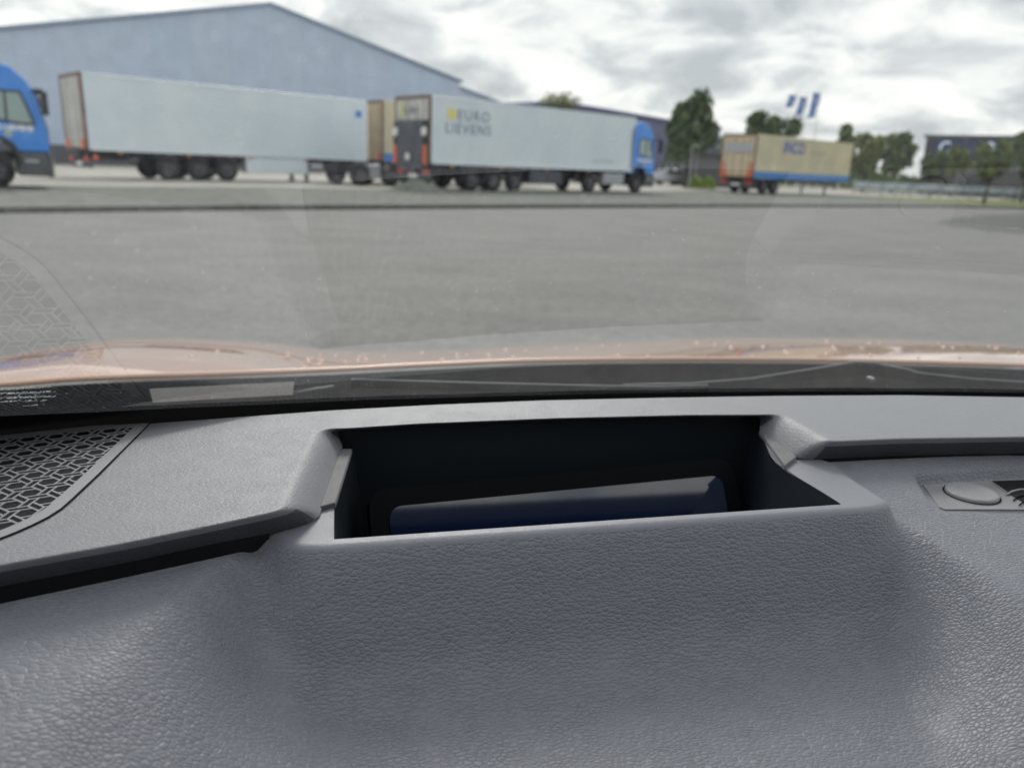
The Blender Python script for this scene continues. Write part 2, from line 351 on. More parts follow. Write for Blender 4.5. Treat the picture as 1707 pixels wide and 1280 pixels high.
class MB:
    def __init__(s):
        s.v, s.f = [], []
    def add(s, vs, fs):
        b = len(s.v)
        s.v += [tuple(map(float, p)) for p in vs]
        s.f += [tuple(i + b for i in q) for q in fs]
        return s
    def box(s, x0, x1, y0, y1, z0, z1):
        vs = [(x0, y0, z0), (x1, y0, z0), (x1, y1, z0), (x0, y1, z0), (x0, y0, z1), (x1, y0, z1), (x1, y1, z1), (x0, y1, z1)]
        return s.add(vs, [(0, 3, 2, 1), (4, 5, 6, 7), (0, 1, 5, 4), (1, 2, 6, 5), (2, 3, 7, 6), (3, 0, 4, 7)])
    def prism(s, poly, a, b, axis='y'):         # poly of (p, q) extruded from a to b along axis
        def pt(p, t):
            if axis == 'y': return (p[0], t, p[1])
            if axis == 'x': return (t, p[0], p[1])
            return (p[0], p[1], t)
        n = len(poly)
        vs = [pt(p, a) for p in poly] + [pt(p, b) for p in poly]
        fs = [tuple(range(n)), tuple(range(2 * n - 1, n - 1, -1))] + [(i, n + i, n + (i + 1) % n, (i + 1) % n) for i in range(n)]
        return s.add(vs, fs)
    def tube(s, pts, rad, n=8):
        pts = [Vector(p) for p in pts]
        if not hasattr(rad, '__len__'): rad = [rad] * len(pts)
        vs, fs = [], []
        for i, p in enumerate(pts):
            d = (pts[min(i + 1, len(pts) - 1)] - pts[max(i - 1, 0)]).normalized()
            a = d.cross(Vector((0, 0, 1)))
            if a.length < 1e-3: a = d.cross(Vector((1, 0, 0)))
            a.normalize(); b = d.cross(a)
            for k in range(n):
                t = 2 * math.pi * k / n
                vs.append(p + (a * math.cos(t) + b * math.sin(t)) * rad[i])
        for i in range(len(pts) - 1):
            for k in range(n):
                fs.append((i * n + k, i * n + (k + 1) % n, (i + 1) * n + (k + 1) % n, (i + 1) * n + k))
        fs.append(tuple(range(n - 1, -1, -1))); fs.append(tuple(range((len(pts) - 1) * n, len(pts) * n)))
        return s.add(vs, fs)
    def lathe(s, prof, axis_y=True, n=28, c=(0, 0, 0)):   # profile (radius, offset along y)
        vs, fs = [], []
        for r, o in prof:
            for k in range(n):
                t = 2 * math.pi * k / n
                vs.append((c[0] + r * math.cos(t), c[1] + o, c[2] + r * math.sin(t)))
        for i in range(len(prof) - 1):
            for k in range(n):
                fs.append((i * n + k, (i + 1) * n + k, (i + 1) * n + (k + 1) % n, i * n + (k + 1) % n))
        return s.add(vs, fs)
    def mesh(s, name, m, smooth=False, fix=True):
        me = bpy.data.meshes.new(name)
        me.from_pydata(s.v, [], s.f)
        if fix:
            bm = bmesh.new(); bm.from_mesh(me)
            bmesh.ops.recalc_face_normals(bm, faces=bm.faces)
            bm.to_mesh(me); bm.free()
        me.materials.append(M[m] if isinstance(m, str) else m)
        if smooth:
            me.polygons.foreach_set('use_smooth', [True] * len(me.polygons))
        me.update()
        return me
    def build(s, name, m, parent=None, smooth=False, bevel=0, seg=2, fix=True, loc=None):
        o = bpy.data.objects.new(name, s.mesh(name, m, smooth, fix))
        link(o, parent)
        if loc is not None: o.location = loc
        if bevel:
            b = o.modifiers.new('bevel', 'BEVEL'); b.width = bevel; b.segments = seg; b.limit_method = 'ANGLE'; b.angle_limit = R(35)
        return o

def lettering(body, size, m, parent=None, mat4=None, name='lettering', extrude=0.004, spacing=1.0, align='LEFT', mirror=False, bold=0.0):
    cu = bpy.data.curves.new('t', 'FONT'); cu.body = body; cu.size = size; cu.extrude = extrude; cu.align_x = align; cu.space_character = spacing
    cu.resolution_u = 3; cu.offset = bold
    tmp = bpy.data.objects.new('t', cu); COL.objects.link(tmp)
    dg = bpy.context.evaluated_depsgraph_get()
    me = bpy.data.meshes.new_from_object(tmp.evaluated_get(dg))
    bpy.data.objects.remove(tmp); bpy.data.curves.remove(cu)
    if mirror:
        me.transform(Matrix.Scale(-1, 4, (1, 0, 0))); me.flip_normals()
    me.materials.clear(); me.materials.append(M[m])
    o = bpy.data.objects.new(name, me); link(o, parent)
    if mat4 is not None: o.matrix_local = mat4
    return o
def frame(o, x, y):                              # matrix with given origin, x axis, y axis
    x = Vector(x).normalized(); y = Vector(y); y = (y - x * y.dot(x)).normalized(); z = x.cross(y)
    return Matrix(((x.x, y.x, z.x, o[0]), (x.y, y.y, z.y, o[1]), (x.z, y.z, z.z, o[2]), (0, 0, 0, 1)))
def structure(name, poly, z, m, thick=0.0):
    mb = MB()
    if thick: mb.prism(poly, z - thick, z, 'z')
    else: mb.add([(p[0], p[1], z) for p in poly], [tuple(range(len(poly)))])
    o = mb.build(name, m, fix=bool(thick)); o['kind'] = 'structure'
    if not thick and o.data.polygons[0].normal.z < 0: o.data.flip_normals()
    return o

# ================================================================== GROUND
structure('ground', [(-900, -300), (900, -300), (900, 1500), (-900, 1500)], -0.02, 'ground')
kerb_px = [(-700, 362), (-400, 358), (0, 355), (400, 350), (850, 347), (1270, 345), (1560, 345.5), (1707, 348), (1900, 350), (2200, 352)]
kl = [at_z(x, y, 0)[:2] for x, y in kerb_px]
structure('asphalt_yard', [(-60, -30), (140, -30), (140, 90)] + [tuple(p) for p in kl[::-1]] + [(-60, -5)], 0.0, 'asphalt')
ax, ay = np.array([math.cos(R(36)), math.sin(R(36))]), np.array([-math.sin(R(36)), math.cos(R(36))])
gl_back = [p + ay * 22 for p in kl]
structure('gravel_strip', [tuple(p) for p in kl] + [tuple(p) for p in gl_back[::-1]], 0.11, 'gravel')
kb = MB()
for i in range(len(kl) - 1):
    a, b = kl[i], kl[i + 1]
    d = (b - a) / np.linalg.norm(b - a); n = np.array([-d[1], d[0]])
    L = np.linalg.norm(b - a); ns = max(1, int(L / 2.0))
    for k in range(ns):
        p, q = a + d * (L * k / ns + 0.012), a + d * (L * (k + 1) / ns - 0.012)
        kb.prism([tuple(p - n * 0.16), tuple(q - n * 0.16), tuple(q), tuple(p)], -0.01, 0.114, 'z')
ko = kb.build('kerb', 'kerb', bevel=0.01); ko['kind'] = 'structure'
ap_px = [(-600, 308), (0, 311), (430, 312), (660, 316), (850, 319), (1100, 319), (1200, 317), (1330, 324)]
ap = [at_z(x, y, 0.115)[:2] for x, y in ap_px]
structure('concrete_apron', [tuple(p) for p in ap] + [(40, 66), (60, 96), (-60, 96), (-70, 20)], 0.115, 'concrete')
gr_px = [(1400, 326), (1500, 334), (1600, 340), (1707, 345), (1900, 349)]
gr = [at_z(x, y, 0.119)[:2] for x, y in gr_px]
structure('grass_verge', [tuple(p) for p in gr] + [(95, 72), (70, 78), (26, 60)], 0.119, 'grass')
pp = [at_z(x, y, 0.004)[:2] for x, y in [(1562, 372), (1585, 364), (1640, 359), (1720, 355), (1850, 356), (1900, 372), (1850, 388), (1740, 392), (1680, 389), (1620, 382)]]
mb = MB(); c = np.mean(pp, axis=0)
ring = []
for i in range(len(pp)):
    for t in (0, .25, .5, .75):
        q = pp[i] * (1 - t) + pp[(i + 1) % len(pp)] * t
        ring.append(q + (q - c) * rng.uniform(-0.04, 0.05))
vs = [(q[0], q[1], 0.004) for q in ring] + [(*(c + (q - c) * 0.75), 0.03 + 0.05 * rng.random()) for q in ring] + [(*(c + (q - c) * 0.4), 0.05 + 0.06 * rng.random()) for q in ring] + [(*c, 0.1)]
n = len(ring)
fs = [(k, (k + 1) % n, n + (k + 1) % n, n + k) for k in range(n)] + [(n + k, n + (k + 1) % n, 2 * n + (k + 1) % n, 2 * n + k) for k in range(n)] + [(2 * n + k, 2 * n + (k + 1) % n, 3 * n) for k in range(n)]
mb.add(vs, fs); o = mb.build('gravel_patch', 'wet_gravel', smooth=True); o['kind'] = 'structure'

# ================================================================== WAREHOUSE
HB = R(38)
fd = np.array([math.cos(HB), math.sin(HB)]); fn = np.array([-math.sin(HB), math.cos(HB)])
apex = at_y(450, 8, 70)
def facade_hit(px, py):                          # (distance along the facade from the apex, height)
    r = ray(px, py)
    den = r[0] * fn[0] + r[1] * fn[1]
    t = (apex[:2] @ fn) / den
    p = r * t
    return (p[:2] - apex[:2]) @ fd, p[2] + CAM_H
wh = thing('warehouse', 'huge pale blue-grey clad warehouse with a wide shallow gable behind the trailers', 'warehouse', (apex[0], apex[1], 0), HB)
sl, zl_ = facade_hit(0, 50); sr, zr_ = facade_hit(766, 137); s2, z2 = facade_hit(832, 176)
kL = (apex[2] - zl_) / (-sl); kR = (apex[2] - zr_) / sr
sl_end = -34.0
def roofz(s):
    if s <= 0: return apex[2] + kL * s
    if s <= sr: return apex[2] - kR * s
    return (zr_ - 0.55) - kR * (s - sr) * 0.95
body = MB(); D = 70
prof = [(sl_end, 0), (sl_end, roofz(sl_end) - .1), (0, apex[2] - .1), (sr, zr_ - .1), (sr + .02, zr_ - .7), (36, roofz(36) - .1), (36, 0)]
body.prism(prof, 0.2, D, 'y')
body.build('wall', 'cladding', wh)
MB().box(sl_end, 36, -.12, -.01, 0, 1.5).build('dark_base_band', 'truck_grey', wh)  # dark band added to darken the gaps seen under the trailers
s = sl_end; i = 0
while s < 36:
    e_ = min(s + 3.05, 36)
    brk = [x for x in (0.0, sr) if s + .01 < x < e_ - .01]
    xs = [s + 0.005] + brk + [e_ - 0.005]
    top = []
    for x in xs:
        if x in brk and x == sr: top += [(x, roofz(x) - .05), (x + .03, roofz(x + .03) - .05)]
        else: top.append((x, roofz(x) - .05))
    MB().prism([(xs[0], 0.1)] + top + [(xs[-1], 0.1)], 0.0, 0.19, 'y').build('cladding_panel', random.choice(['cladding', 'cladding_b', 'cladding_c']), wh)
    s = e_; i += 1
for a, b in ((sl_end - .4, 0), (0, sr + .3), (sr + .05, 36.4)):
    za_, zb_ = (roofz(max(a, sl_end)) if a < 0 else roofz(a)), roofz(b if b <= 0 or b < sr else (sr if b < sr + .4 else b))
    MB().prism([(a, za_ - .05), (b, zb_ - .05), (b, zb_ + .16), (a, za_ + .16)], -0.25, D, 'y').build('roof', 'roof_trim', wh)

# violet building behind the second trailer
p0 = at_y(985, 183, 95); p1 = at_y(1150, 201, 118)
dv = (p1 - p0)[:2]; Lp = np.linalg.norm(dv); ang = math.atan2(dv[1], dv[0])
pb = thing('office_building', 'long low violet-blue building seen over the nose of the middle trailer', 'building', (p0[0], p0[1], 0), ang)
MB().box(-6, Lp + 12, 0.06, 22, 0, p0[2]).build('wall', 'purple', pb)
MB().box(-6.2, Lp + 12.2, -0.2, 22.2, p0[2], p0[2] + 0.35).build('roof', 'purple', pb)
for k in range(9):
    MB().box(-5 + k * 4.2, -2.4 + k * 4.2, -0.03, 0.05, 1.2, 2.9).build('window', 'dark_glass', pb)

# dark facade on the right with a blue-white sign
q0 = at_y(1545, 229, 92)
dk = thing('dark_hall', 'dark flat-roofed hall with a glowing blue-white sign behind the roadside trees', 'building', (q0[0], q0[1], 0), R(-34))
MB().box(0, 60, 0.05, 30, 0, q0[2]).build('wall', 'sign_dark', dk)
MB().box(-.3, 60.3, -.15, 30.3, q0[2], q0[2] + 0.25).build('roof', 'truck_grey', dk)
for k in range(10):
    MB().box(0.6 + k * 5.9, 6.2 + k * 5.9, -0.02, 0.04, 0.3, q0[2] - 2.6).build('window', 'dark_glass', dk)
sg = MB().box(1.0, 9.6, -0.12, 0.04, q0[2] - 1.75, q0[2] - 0.35).build('sign_board', 'sign_back', dk)
sign_m = mat('sign_white', (0.8, 0.86, 0.95), 0.4); bsdf(sign_m).inputs['Emission Color'].default_value = (0.55, 0.7, 1, 1); bsdf(sign_m).inputs['Emission Strength'].default_value = 0.35
M['sign_white'] = sign_m
for tx, xx in (('C', 1.4), ('B', 5.9)):
    lettering(tx, 1.7, 'sign_white', dk, frame((xx, -0.15, q0[2] - 1.62), (1, 0, 0), (0, 0, 1)), extrude=0.03)

# low grey shed between the big tree and the beige lorry
s0 = at_z(1148, 299, 0.1)
s0 = at_y(1140, 300, 74)
sh = thing('shed', 'low dark grey shed standing behind the lamp posts beside the dense tree', 'shed', (s0[0], s0[1], 0), R(-4))
MB().box(0, 7.5, 0, 5, 0.0, 3.0).build('wall', 'shed', sh)
MB().prism([(-.2, 3.0), (7.7, 3.0), (7.7, 3.15), (-.2, 3.4)], -.3, 5.3, 'y').build('roof', 'truck_grey', sh)
MB().box(1.0, 3.6, -.05, -.01, 0.15, 2.5).build('door', 'truck_grey', sh)

# ================================================================== VEHICLES
def wheel_meshes():
    ty = MB().lathe([(0.30, -0.14), (0.44, -0.15), (0.50, -0.11), (0.515, -0.05), (0.515, 0.05), (0.50, 0.11), (0.44, 0.15), (0.30, 0.14)]).mesh('tyre', 'tyre', True)
    rm = MB().lathe([(0.31, -0.13), (0.29, -0.12), (0.27, -0.05), (0.16, -0.02), (0.14, -0.09), (0.07, -0.1), (0.0, -0.1)]).mesh('rim', 'rim', True)
    return ty, rm
TY, RM = wheel_meshes()
def wheel(parent, x, y, z=0.515, s=1.0):
    w = bpy.data.objects.new('wheel', TY); link(w, parent); w.location = (x, y, z); w.scale = (s, s, s)
    r = bpy.data.objects.new('rim', RM); link(r, w)
    if y > 0: r.rotation_euler = (0, 0, math.pi)
    return w
GZ = 0.115

def trailer(name, label, rr, heading, L, H, side, door, group, W=2.55, floor=1.12, lift=False, skirt=True, stripe=None, axles=(3.0, 4.31, 5.62), short=False, orange=True):
    c, s_ = math.cos(heading), math.sin(heading)
    loc = (rr[0] - s_ * W / 2, rr[1] + c * W / 2, GZ)
    t = thing(name, label, 'trailer', loc, heading, group)
    hw = W / 2; H = H - GZ
    MB().box(0.12, L, -hw, hw, floor, H).build('cargo_box', side, t, bevel=0.03)
    MB().box(0.2, L - 0.02, -hw - .012, -hw + .02, floor - .02, floor + .1).build('side_rail', side if not stripe else stripe, t)
    MB().box(0.14, L - .05, -hw - .01, -hw + .02, H - .1, H - .02).build('roof_rail', side, t)
    if stripe:
        MB().box(0.13, L, -hw - .006, -hw + .01, floor + .1, floor + .42).build('stripe', stripe, t)
    # rear frame and doors
    f = MB()
    f.box(0, .12, -hw, -hw + .09, floor, H); f.box(0, .12, hw - .09, hw, floor, H); f.box(0, .12, -hw + .09, hw - .09, H - .12, H); f.box(0, .12, -hw + .09, hw - .09, floor, floor + .1)
    f.build('rear_frame', 'door_frame', t)
    for sgn in (-1, 1):
        d = MB().box(.03, .1, min(sgn * .015, sgn * (hw - .1)), max(sgn * .015, sgn * (hw - .1)), floor + .11, H - .13).build('rear_door', door, t)
        for yy in (.35, .85):
            MB().tube([(0.0, sgn * yy, floor + .15), (0.0, sgn * yy, H - .16)], .022, 6).build('lock_rod', 'metal' if door == 'door_white' else 'door_frame', d)
    if lift:
        g = MB().box(-.13, -.04, -hw + .32, hw - .32, floor - .25, H - 1.02).build('tail_lift', 'tailgate', t, bevel=.02)
        MB().box(-.1, .0, -hw + .1, hw - .1, H - 1.12, H - 1.0).build('lift_header', 'truck_dark', t)
        for sgn in (-1, 1):
            MB().box(-.09, .0, min(sgn * (hw - .31), sgn * hw), max(sgn * (hw - .31), sgn * hw), floor - .2, H - 1.15).build('lift_pillar', 'truck_dark', t)
            yy = sgn * (hw - .16)
            MB().box(-.13, -.095, yy - .13, yy + .13, floor - .05, floor + .75).build('orange_marker', 'orange', t)
            MB().lathe([(0, -.03), (.19, -.03), (.2, 0)], n=16).build('round_marker', 'plate', t).matrix_local = Matrix.Translation((-.12, sgn * (hw - .2), floor + 1.3)) @ Matrix.Rotation(R(-90), 4, 'Z')
        MB().lathe([(0, -.03), (.16, -.03), (.17, 0)], n=16).build('round_plate', 'plate', t).matrix_local = Matrix.Translation((-.15, .1, floor + .25)) @ Matrix.Rotation(R(-90), 4, 'Z')
        lettering('EURO', .42, 'lettering', t, frame((.02, .62, H - .72), (0, -1, 0), (0, 0, 1)))
        MB().box(.0, .028, .68, .9, H - .82, H - .3).build('yellow_mark', 'yellow', t)
    elif orange:
        for sgn in (-1, 1):
            yy = sgn * (hw - .3)
            MB().box(-.02, .02, yy - .2, yy + .2, floor + .06, floor + .42).build('orange_marker', 'orange', t)
    # chassis and underrun
    ch = MB()
    for yy in (-.5, .5): ch.box(.3, L - .4, yy - .06, yy + .06, .75, floor - .005)
    for k in range(int(L)): ch.box(.4 + k, .5 + k, -hw + .1, hw - .1, floor - .18, floor - .008)
    ch.build('chassis', 'truck_dark', t)
    ub = MB().box(.1, .24, -hw + .1, hw - .1, .42, .62); ub.box(.12, .22, -.6, -.5, .6, 1.0); ub.box(.12, .22, .5, .6, .6, 1.0)
    ub.build('underrun_bar', 'truck_grey', t)
    for sgn in (-1, 1):
        yy = sgn * (hw - .33)
        MB().box(.04, .1, yy - .22, yy + .22, .68, .84).build('tail_light', 'red_lamp', t)
    MB().box(.06, .098, -.32, .32, .5, .66).build('number_plate', 'plate', t)
    for x in axles:
        for sgn in (-1, 1): wheel(t, x, sgn * (hw - .2))
        MB().tube([(x, -hw + .3, .515), (x, hw - .3, .515)], .07, 8).build('axle', 'truck_dark', t)
        MB().prism([(x - .62, .98), (x - .52, 1.07), (x + .52, 1.07), (x + .62, .98), (x + .62, .93), (x - .62, .93)], -hw + .02, -hw + .4, 'y').build('mudguard', 'truck_dark', t)
    if skirt:
        MB().box(axles[-1] + .9, axles[-1] + 4.0, -hw + .03, -hw + .6, .38, floor - .04).build('pallet_box', 'trailer_white', t, bevel=.03)
        MB().tube([(axles[-1] + 4.2, -hw + .3, .72), (axles[-1] + 4.85, -hw + .3, .72)], .26, 14).build('air_tank', 'metal', t)
    for sgn in (-1, 1):
        if not short:
            MB().box(L - 3.3, L - 3.15, sgn * (hw - .55) - .07, sgn * (hw - .55) + .07, .05, floor).build('landing_leg', 'truck_grey', t)
            MB().box(L - 3.4, L - 3.05, sgn * (hw - .55) - .15, sgn * (hw - .55) + .15, 0, .05).build('landing_foot', 'truck_grey', t)
        else:
            MB().box(L - 2.9, L - 2.78, sgn * (hw - .35) - .06, sgn * (hw - .35) + .06, 0.0, floor).build('landing_leg', 'truck_grey', t)
    for k in range(4):
        x = 1.2 + k * (L - 2) / 4
        MB().box(x, x + .14, -hw - .02, -hw + .01, floor - .12, floor - .05).build('side_marker', 'amber', t)
    return t

def run_len(a, b, h):                            # length of a side from corner a until it reaches the sight line of b
    k = b[0] / b[1]
    return float((k * a[1] - a[0]) / (math.cos(h) - k * math.sin(h)))
t1a, t1b = at_z(130, 125, 4.0), at_z(612, 165, 4.0)
h1 = R(45); L1 = run_len(t1a, t1b, h1)
tr1 = trailer('refrigerated_trailer', 'long plain white refrigerated trailer beside the blue cab, rusty rear frame and white rear doors', t1a, h1, L1, 4.12, 'trailer_white', 'door_white', 'trailers parked in the yard', axles=(3.2, 4.5, 5.8))
MB().box(L1 - .7, L1 - .35, -1.287, -1.27, 3.2, 3.5).build('logo_mark', 'blue_stripe', tr1)
MB().lathe([(0.0, -.03), (.08, -.03), (.1, -.02), (.11, 0.02)], n=20).build('warning_disc', 'orange', tr1, loc=(.35, -1.24, .83))
MB().lathe([(.17, -.01), (.2, -.03), (.23, -.01)], n=20).build('amber_ring', 'amber', tr1, loc=(9.3, -1.1, .75))
MB().tube([(1.7, -1.0, .75), (2.0, -1.0, .75)], .15, 12).build('air_tank', 'truck_grey', tr1)

t2a, t2b = at_z(716, 158, 4.0), at_z(1062, 193, 4.0)
h2 = R(43); L2 = run_len(t2a, t2b, h2)
tr2 = trailer('lettered_trailer', 'white trailer with EURO lettering on its side and a dark tail lift between orange markers', t2a, h2, L2, 4.0, 'trailer_white', 'door_white', 'trailers parked in the yard', lift=True, skirt=False, axles=(2.5, 3.8, 5.1))
yw = -1.275 - .004
MB().box(.95, 1.45, yw - .004, yw + .02, 2.98, 3.42).build('yellow_mark', 'yellow', tr2)
lettering('EURO', .62, 'lettering', tr2, frame((1.5, yw, 2.98), (1, 0, 0), (0, 0, 1)), spacing=1.25)
lettering('LIEVENS', .62, 'lettering', tr2, frame((.85, yw, 2.42), (1, 0, 0), (0, 0, 1)), spacing=1.2)
lettering('euro lievens', .3, 'grey_letter', tr2, frame((L2 - 3.3, yw, 1.5), (1, 0, 0), (0, 0, 1)), spacing=1.1)
for k in range(1, int(L2 / 1.22)):
    MB().box(k * 1.22 - .02, k * 1.22 + .02, -1.275 - .005, -1.27, 1.25, 3.75).build('panel_seam', 'trailer_white', tr2)
MB().box(6.1, 8.3, -1.2, -.5, .35, 1.0).build('side_box', 'tailgate', tr2, bevel=.02)

t3a = at_z(636, 167, 4.25)
tr3 = trailer('beige_trailer', 'beige trailer with a blue lower stripe wedged between the two white trailers', t3a, h2, 11.0, 4.25, 'beige', 'beige_door', 'trailers parked in the yard', stripe='blue_stripe', skirt=False)

t4a, t4b = at_z(1263, 223, 3.9), at_z(1424, 236, 3.9)
h4 = R(42); L4 = run_len(t4a, t4b, h4)
tr4 = trailer('beige_trailer', 'detached beige trailer with blue lettering standing alone on the right', t4a, h4, L4, 3.9, 'beige', 'beige_door', 'trailers parked in the yard', stripe='blue_stripe', skirt=False, axles=(1.7, 3.0), short=True, floor=1.0)
lettering('INCO', 1.1, 'logo_blue', tr4, frame((3.4, yw, 2.72), (1, 0, 0), (0, 0, 1)), spacing=1.05, extrude=.004, bold=.03)
lettering('transport', .6, 'grey_letter', tr4, frame((7.2, yw, 2.72), (1, 0, 0), (0, 0, 1)))
for sgn in (-1, 1):
    MB().box(-.03, .02, min(sgn * 1.0, sgn * 1.2), max(sgn * 1.0, sgn * 1.2), 1.1, 2.0).build('orange_marker', 'orange', tr4)
MB().box(-.02, .0, -1.0, 1.0, 2.6, 3.2).build('grey_panel', 'metal', tr4)

def tractor(label, front_right, heading, group, zs=1.0):
    def Z(pts): return [(x, 1 + (z - 1) * zs if z > 1 else z) for x, z in pts]
    def h(z): return 1 + (z - 1) * zs
    # local: x = forward, cab front at 0, right side towards -y
    W = 2.5; hw = W / 2
    c, s_ = math.cos(heading), math.sin(heading)
    loc = (front_right[0] - s_ * hw, front_right[1] + c * hw, GZ)
    t = thing('tractor_unit', label, 'lorry', loc, heading, group)
    side = [(-2.25, 1.0), (-2.25, 3.3), (-1.9, 3.62), (-1.2, 3.72), (-.72, 3.58), (-.38, 3.2), (-.22, 2.85), (-.02, 1.75), (0.0, 1.0), (-.75, 1.0), (-.88, 1.2), (-1.1, 1.34), (-1.4, 1.38), (-1.72, 1.3), (-1.92, 1.1), (-1.98, 1.0)]
    MB().prism(Z(side), -hw, hw, 'y').build('cab', 'blue', t, bevel=.06, seg=3)
    # windscreen, side windows, door lines
    MB().prism(Z([(-.235, 2.82), (-.03, 1.83), (.012, 1.83), (-.195, 2.84)]), -hw + .16, hw - .16, 'y').build('windscreen', 'dark_glass', t)
    MB().box(-.33, -.02, -hw + .1, hw - .1, h(2.88), h(2.98)).build('sun_visor', 'dark_glass', t)
    for sgn in (-1, 1):
        yo, yi = sgn * (hw + .012), sgn * (hw - .01)
        d = MB().prism(Z([(-1.62, 1.05), (-1.62, 2.95), (-.52, 2.95), (-.42, 2.75), (-.2, 1.72), (-.2, 1.25), (-.6, 1.25), (-.95, 1.42), (-1.55, 1.42)]), yi, yo, 'y').build('door', 'blue', t, bevel=.008)
        MB().prism(Z([(-1.52, 2.02), (-1.52, 2.84), (-.56, 2.84), (-.5, 2.68), (-.3, 1.86), (-.55, 1.86)]), yo - sgn * .004, yo + sgn * .006, 'y').build('side_window', 'cab_glass', d)
        fr = MB()
        for a, b in (((-1.52, 2.02), (-1.52, 2.84)), ((-1.52, 2.84), (-.56, 2.84)), ((-.56, 2.84), (-.3, 1.86)), ((-.3, 1.86), (-.55, 1.86)), ((-.55, 1.86), (-1.52, 2.02)), ((-.95, 1.93), (-.92, 2.84))):
            fr.tube([(a[0], yo + sgn * .01, h(a[1])), (b[0], yo + sgn * .01, h(b[1]))], .03, 6)
        fr.build('window_frame', 'truck_dark', d)
        MB().box(-1.5, -1.22, min(yo, yo + sgn * .04), max(yo, yo + sgn * .04), h(1.5), h(1.58)).build('handle', 'truck_dark', d)
        mr = MB(); mr.tube([(-.28, sgn * hw, h(2.86)), (-.02, sgn * (hw + .3), h(2.88))], .035, 8); mr.box(-.1, .06, min(sgn * (hw + .2), sgn * (hw + .42)), max(sgn * (hw + .2), sgn * (hw + .42)), h(2.15), h(2.86))
        mr.build('mirror', 'truck_dark', t, bevel=.02)
        MB().prism([(-.72, .62), (-.74, 1.0), (-.86, 1.24), (-1.1, 1.38), (-1.42, 1.42), (-1.76, 1.34), (-1.98, 1.12), (-2.02, .8), (-1.93, .8), (-1.88, 1.05), (-1.7, 1.24), (-1.42, 1.32), (-1.12, 1.28), (-.94, 1.16), (-.84, .96), (-.82, .62)], min(sgn * (hw - .3), sgn * (hw + .02)), max(sgn * (hw - .3), sgn * (hw + .02)), 'y').build('wheel_arch', 'truck_dark', t)
        MB().box(-.82, -.1, min(sgn * (hw - .5), sgn * (hw - .02)), max(sgn * (hw - .5), sgn * (hw - .02)), .35, .99).build('step_box', 'truck_grey', t, bevel=.03)
        MB().box(-.62, -.3, min(sgn * (hw - .03), sgn * (hw + .01)), max(sgn * (hw - .03), sgn * (hw + .01)), .72, .8).build('step', 'metal', t)
        MB().box(-.06, .07, min(sgn * .62, sgn * 1.12), max(sgn * .62, sgn * 1.12), .62, .86).build('headlight', 'plate', t, bevel=.02)
        wheel(t, -1.4, sgn * (hw - .18)); wheel(t, -5.1, sgn * (hw - .3))
        MB().box(-4.2, -2.5, min(sgn * .7, sgn * (hw - .05)), max(sgn * .7, sgn * (hw - .05)), .4, 1.0).build('fuel_tank', 'metal', t, bevel=.06)
        MB().prism([(-4.42, .95), (-4.55, 1.12), (-5.65, 1.12), (-5.78, .95), (-5.7, .92), (-5.6, 1.05), (-4.6, 1.05), (-4.5, .92)], min(sgn * (hw - .5), sgn * hw), max(sgn * (hw - .5), sgn * hw), 'y').build('mudguard', 'truck_dark', t)
    MB().box(-.1, .05, -hw + .02, hw - .02, .32, .99).build('bumper', 'truck_grey', t, bevel=.04)
    MB().box(-.02, .03, -.9, .9, 1.05, 1.7).build('front_grille', 'truck_dark', t)
    ch = MB()
    for yy in (-.42, .42): ch.box(-6.1, -.4, yy - .05, yy + .05, .78, 1.0)
    ch.box(-5.9, -4.6, -.5, .5, 1.0, 1.06); ch.box(-6.1, -6.0, -.9, .9, .6, 1.0)
    ch.build('chassis', 'truck_dark', t)
    MB().prism(Z([(-2.6, 1.4), (-2.26, 1.4), (-2.26, 3.3), (-2.6, 3.1)]), -hw + .02, -hw + .06, 'y').build('side_deflector', 'blue', t)
    lettering('EURO LIEVENS', .19, 'white_print', t, frame((-1.56, -hw - .02, h(1.66)), (1, 0, 0), (0, 0, 1)), extrude=.003, spacing=.98, bold=.012)
    MB().lathe([(0, -.005), (.1, -.005), (.11, 0)], n=20).build('round_badge', 'cab_glass', t, loc=(-.95, -hw - .014, h(1.55)))
    return t
f1 = at_y(81, 230, 22.6)
trc1 = tractor('blue lorry cab with white door lettering cut off by the left edge of the photo', f1, R(34), 'blue lorry cabs', zs=.86)
f2 = np.array([t2a[0] + math.cos(h2) * (L2 + 1.9), t2a[1] + math.sin(h2) * (L2 + 1.9)])
trc2 = tractor('blue lorry cab coupled to the white trailer lettered EURO', f2, h2, 'blue lorry cabs')

# low chassis unit under the nose of the first trailer
cd = at_z(584, 298, GZ); cd = at_y(578, 300, 37.2)
dl = thing('chassis_dolly', 'low dark lorry chassis with grey tool box by the gravel heap', 'chassis', (cd[0], cd[1], GZ), h1)
MB().box(-.9, 3.0, -.5, .5, .6, .95).build('frame', 'truck_dark', dl)
MB().box(.55, 1.15, -1.1, -.45, .32, .98).build('tool_box', 'metal', dl, bevel=.05)
for x in (.05, 1.75):
    for sg_ in (-1, 1): wheel(dl, x, sg_ * 1.0)
bb = MB().box(2.35, 2.95, -1.15, 1.15, .72, .95); bb.box(2.35, 3.5, -1.15, 1.15, .35, .55)
bb.build('bumper', 'metal', dl, bevel=.03)
for k in range(2): MB().box(2.96, 3.1, -1.0 + k * 1.7, -.7 + k * 1.7, .62, .8).build('lamp', 'red_lamp', dl)

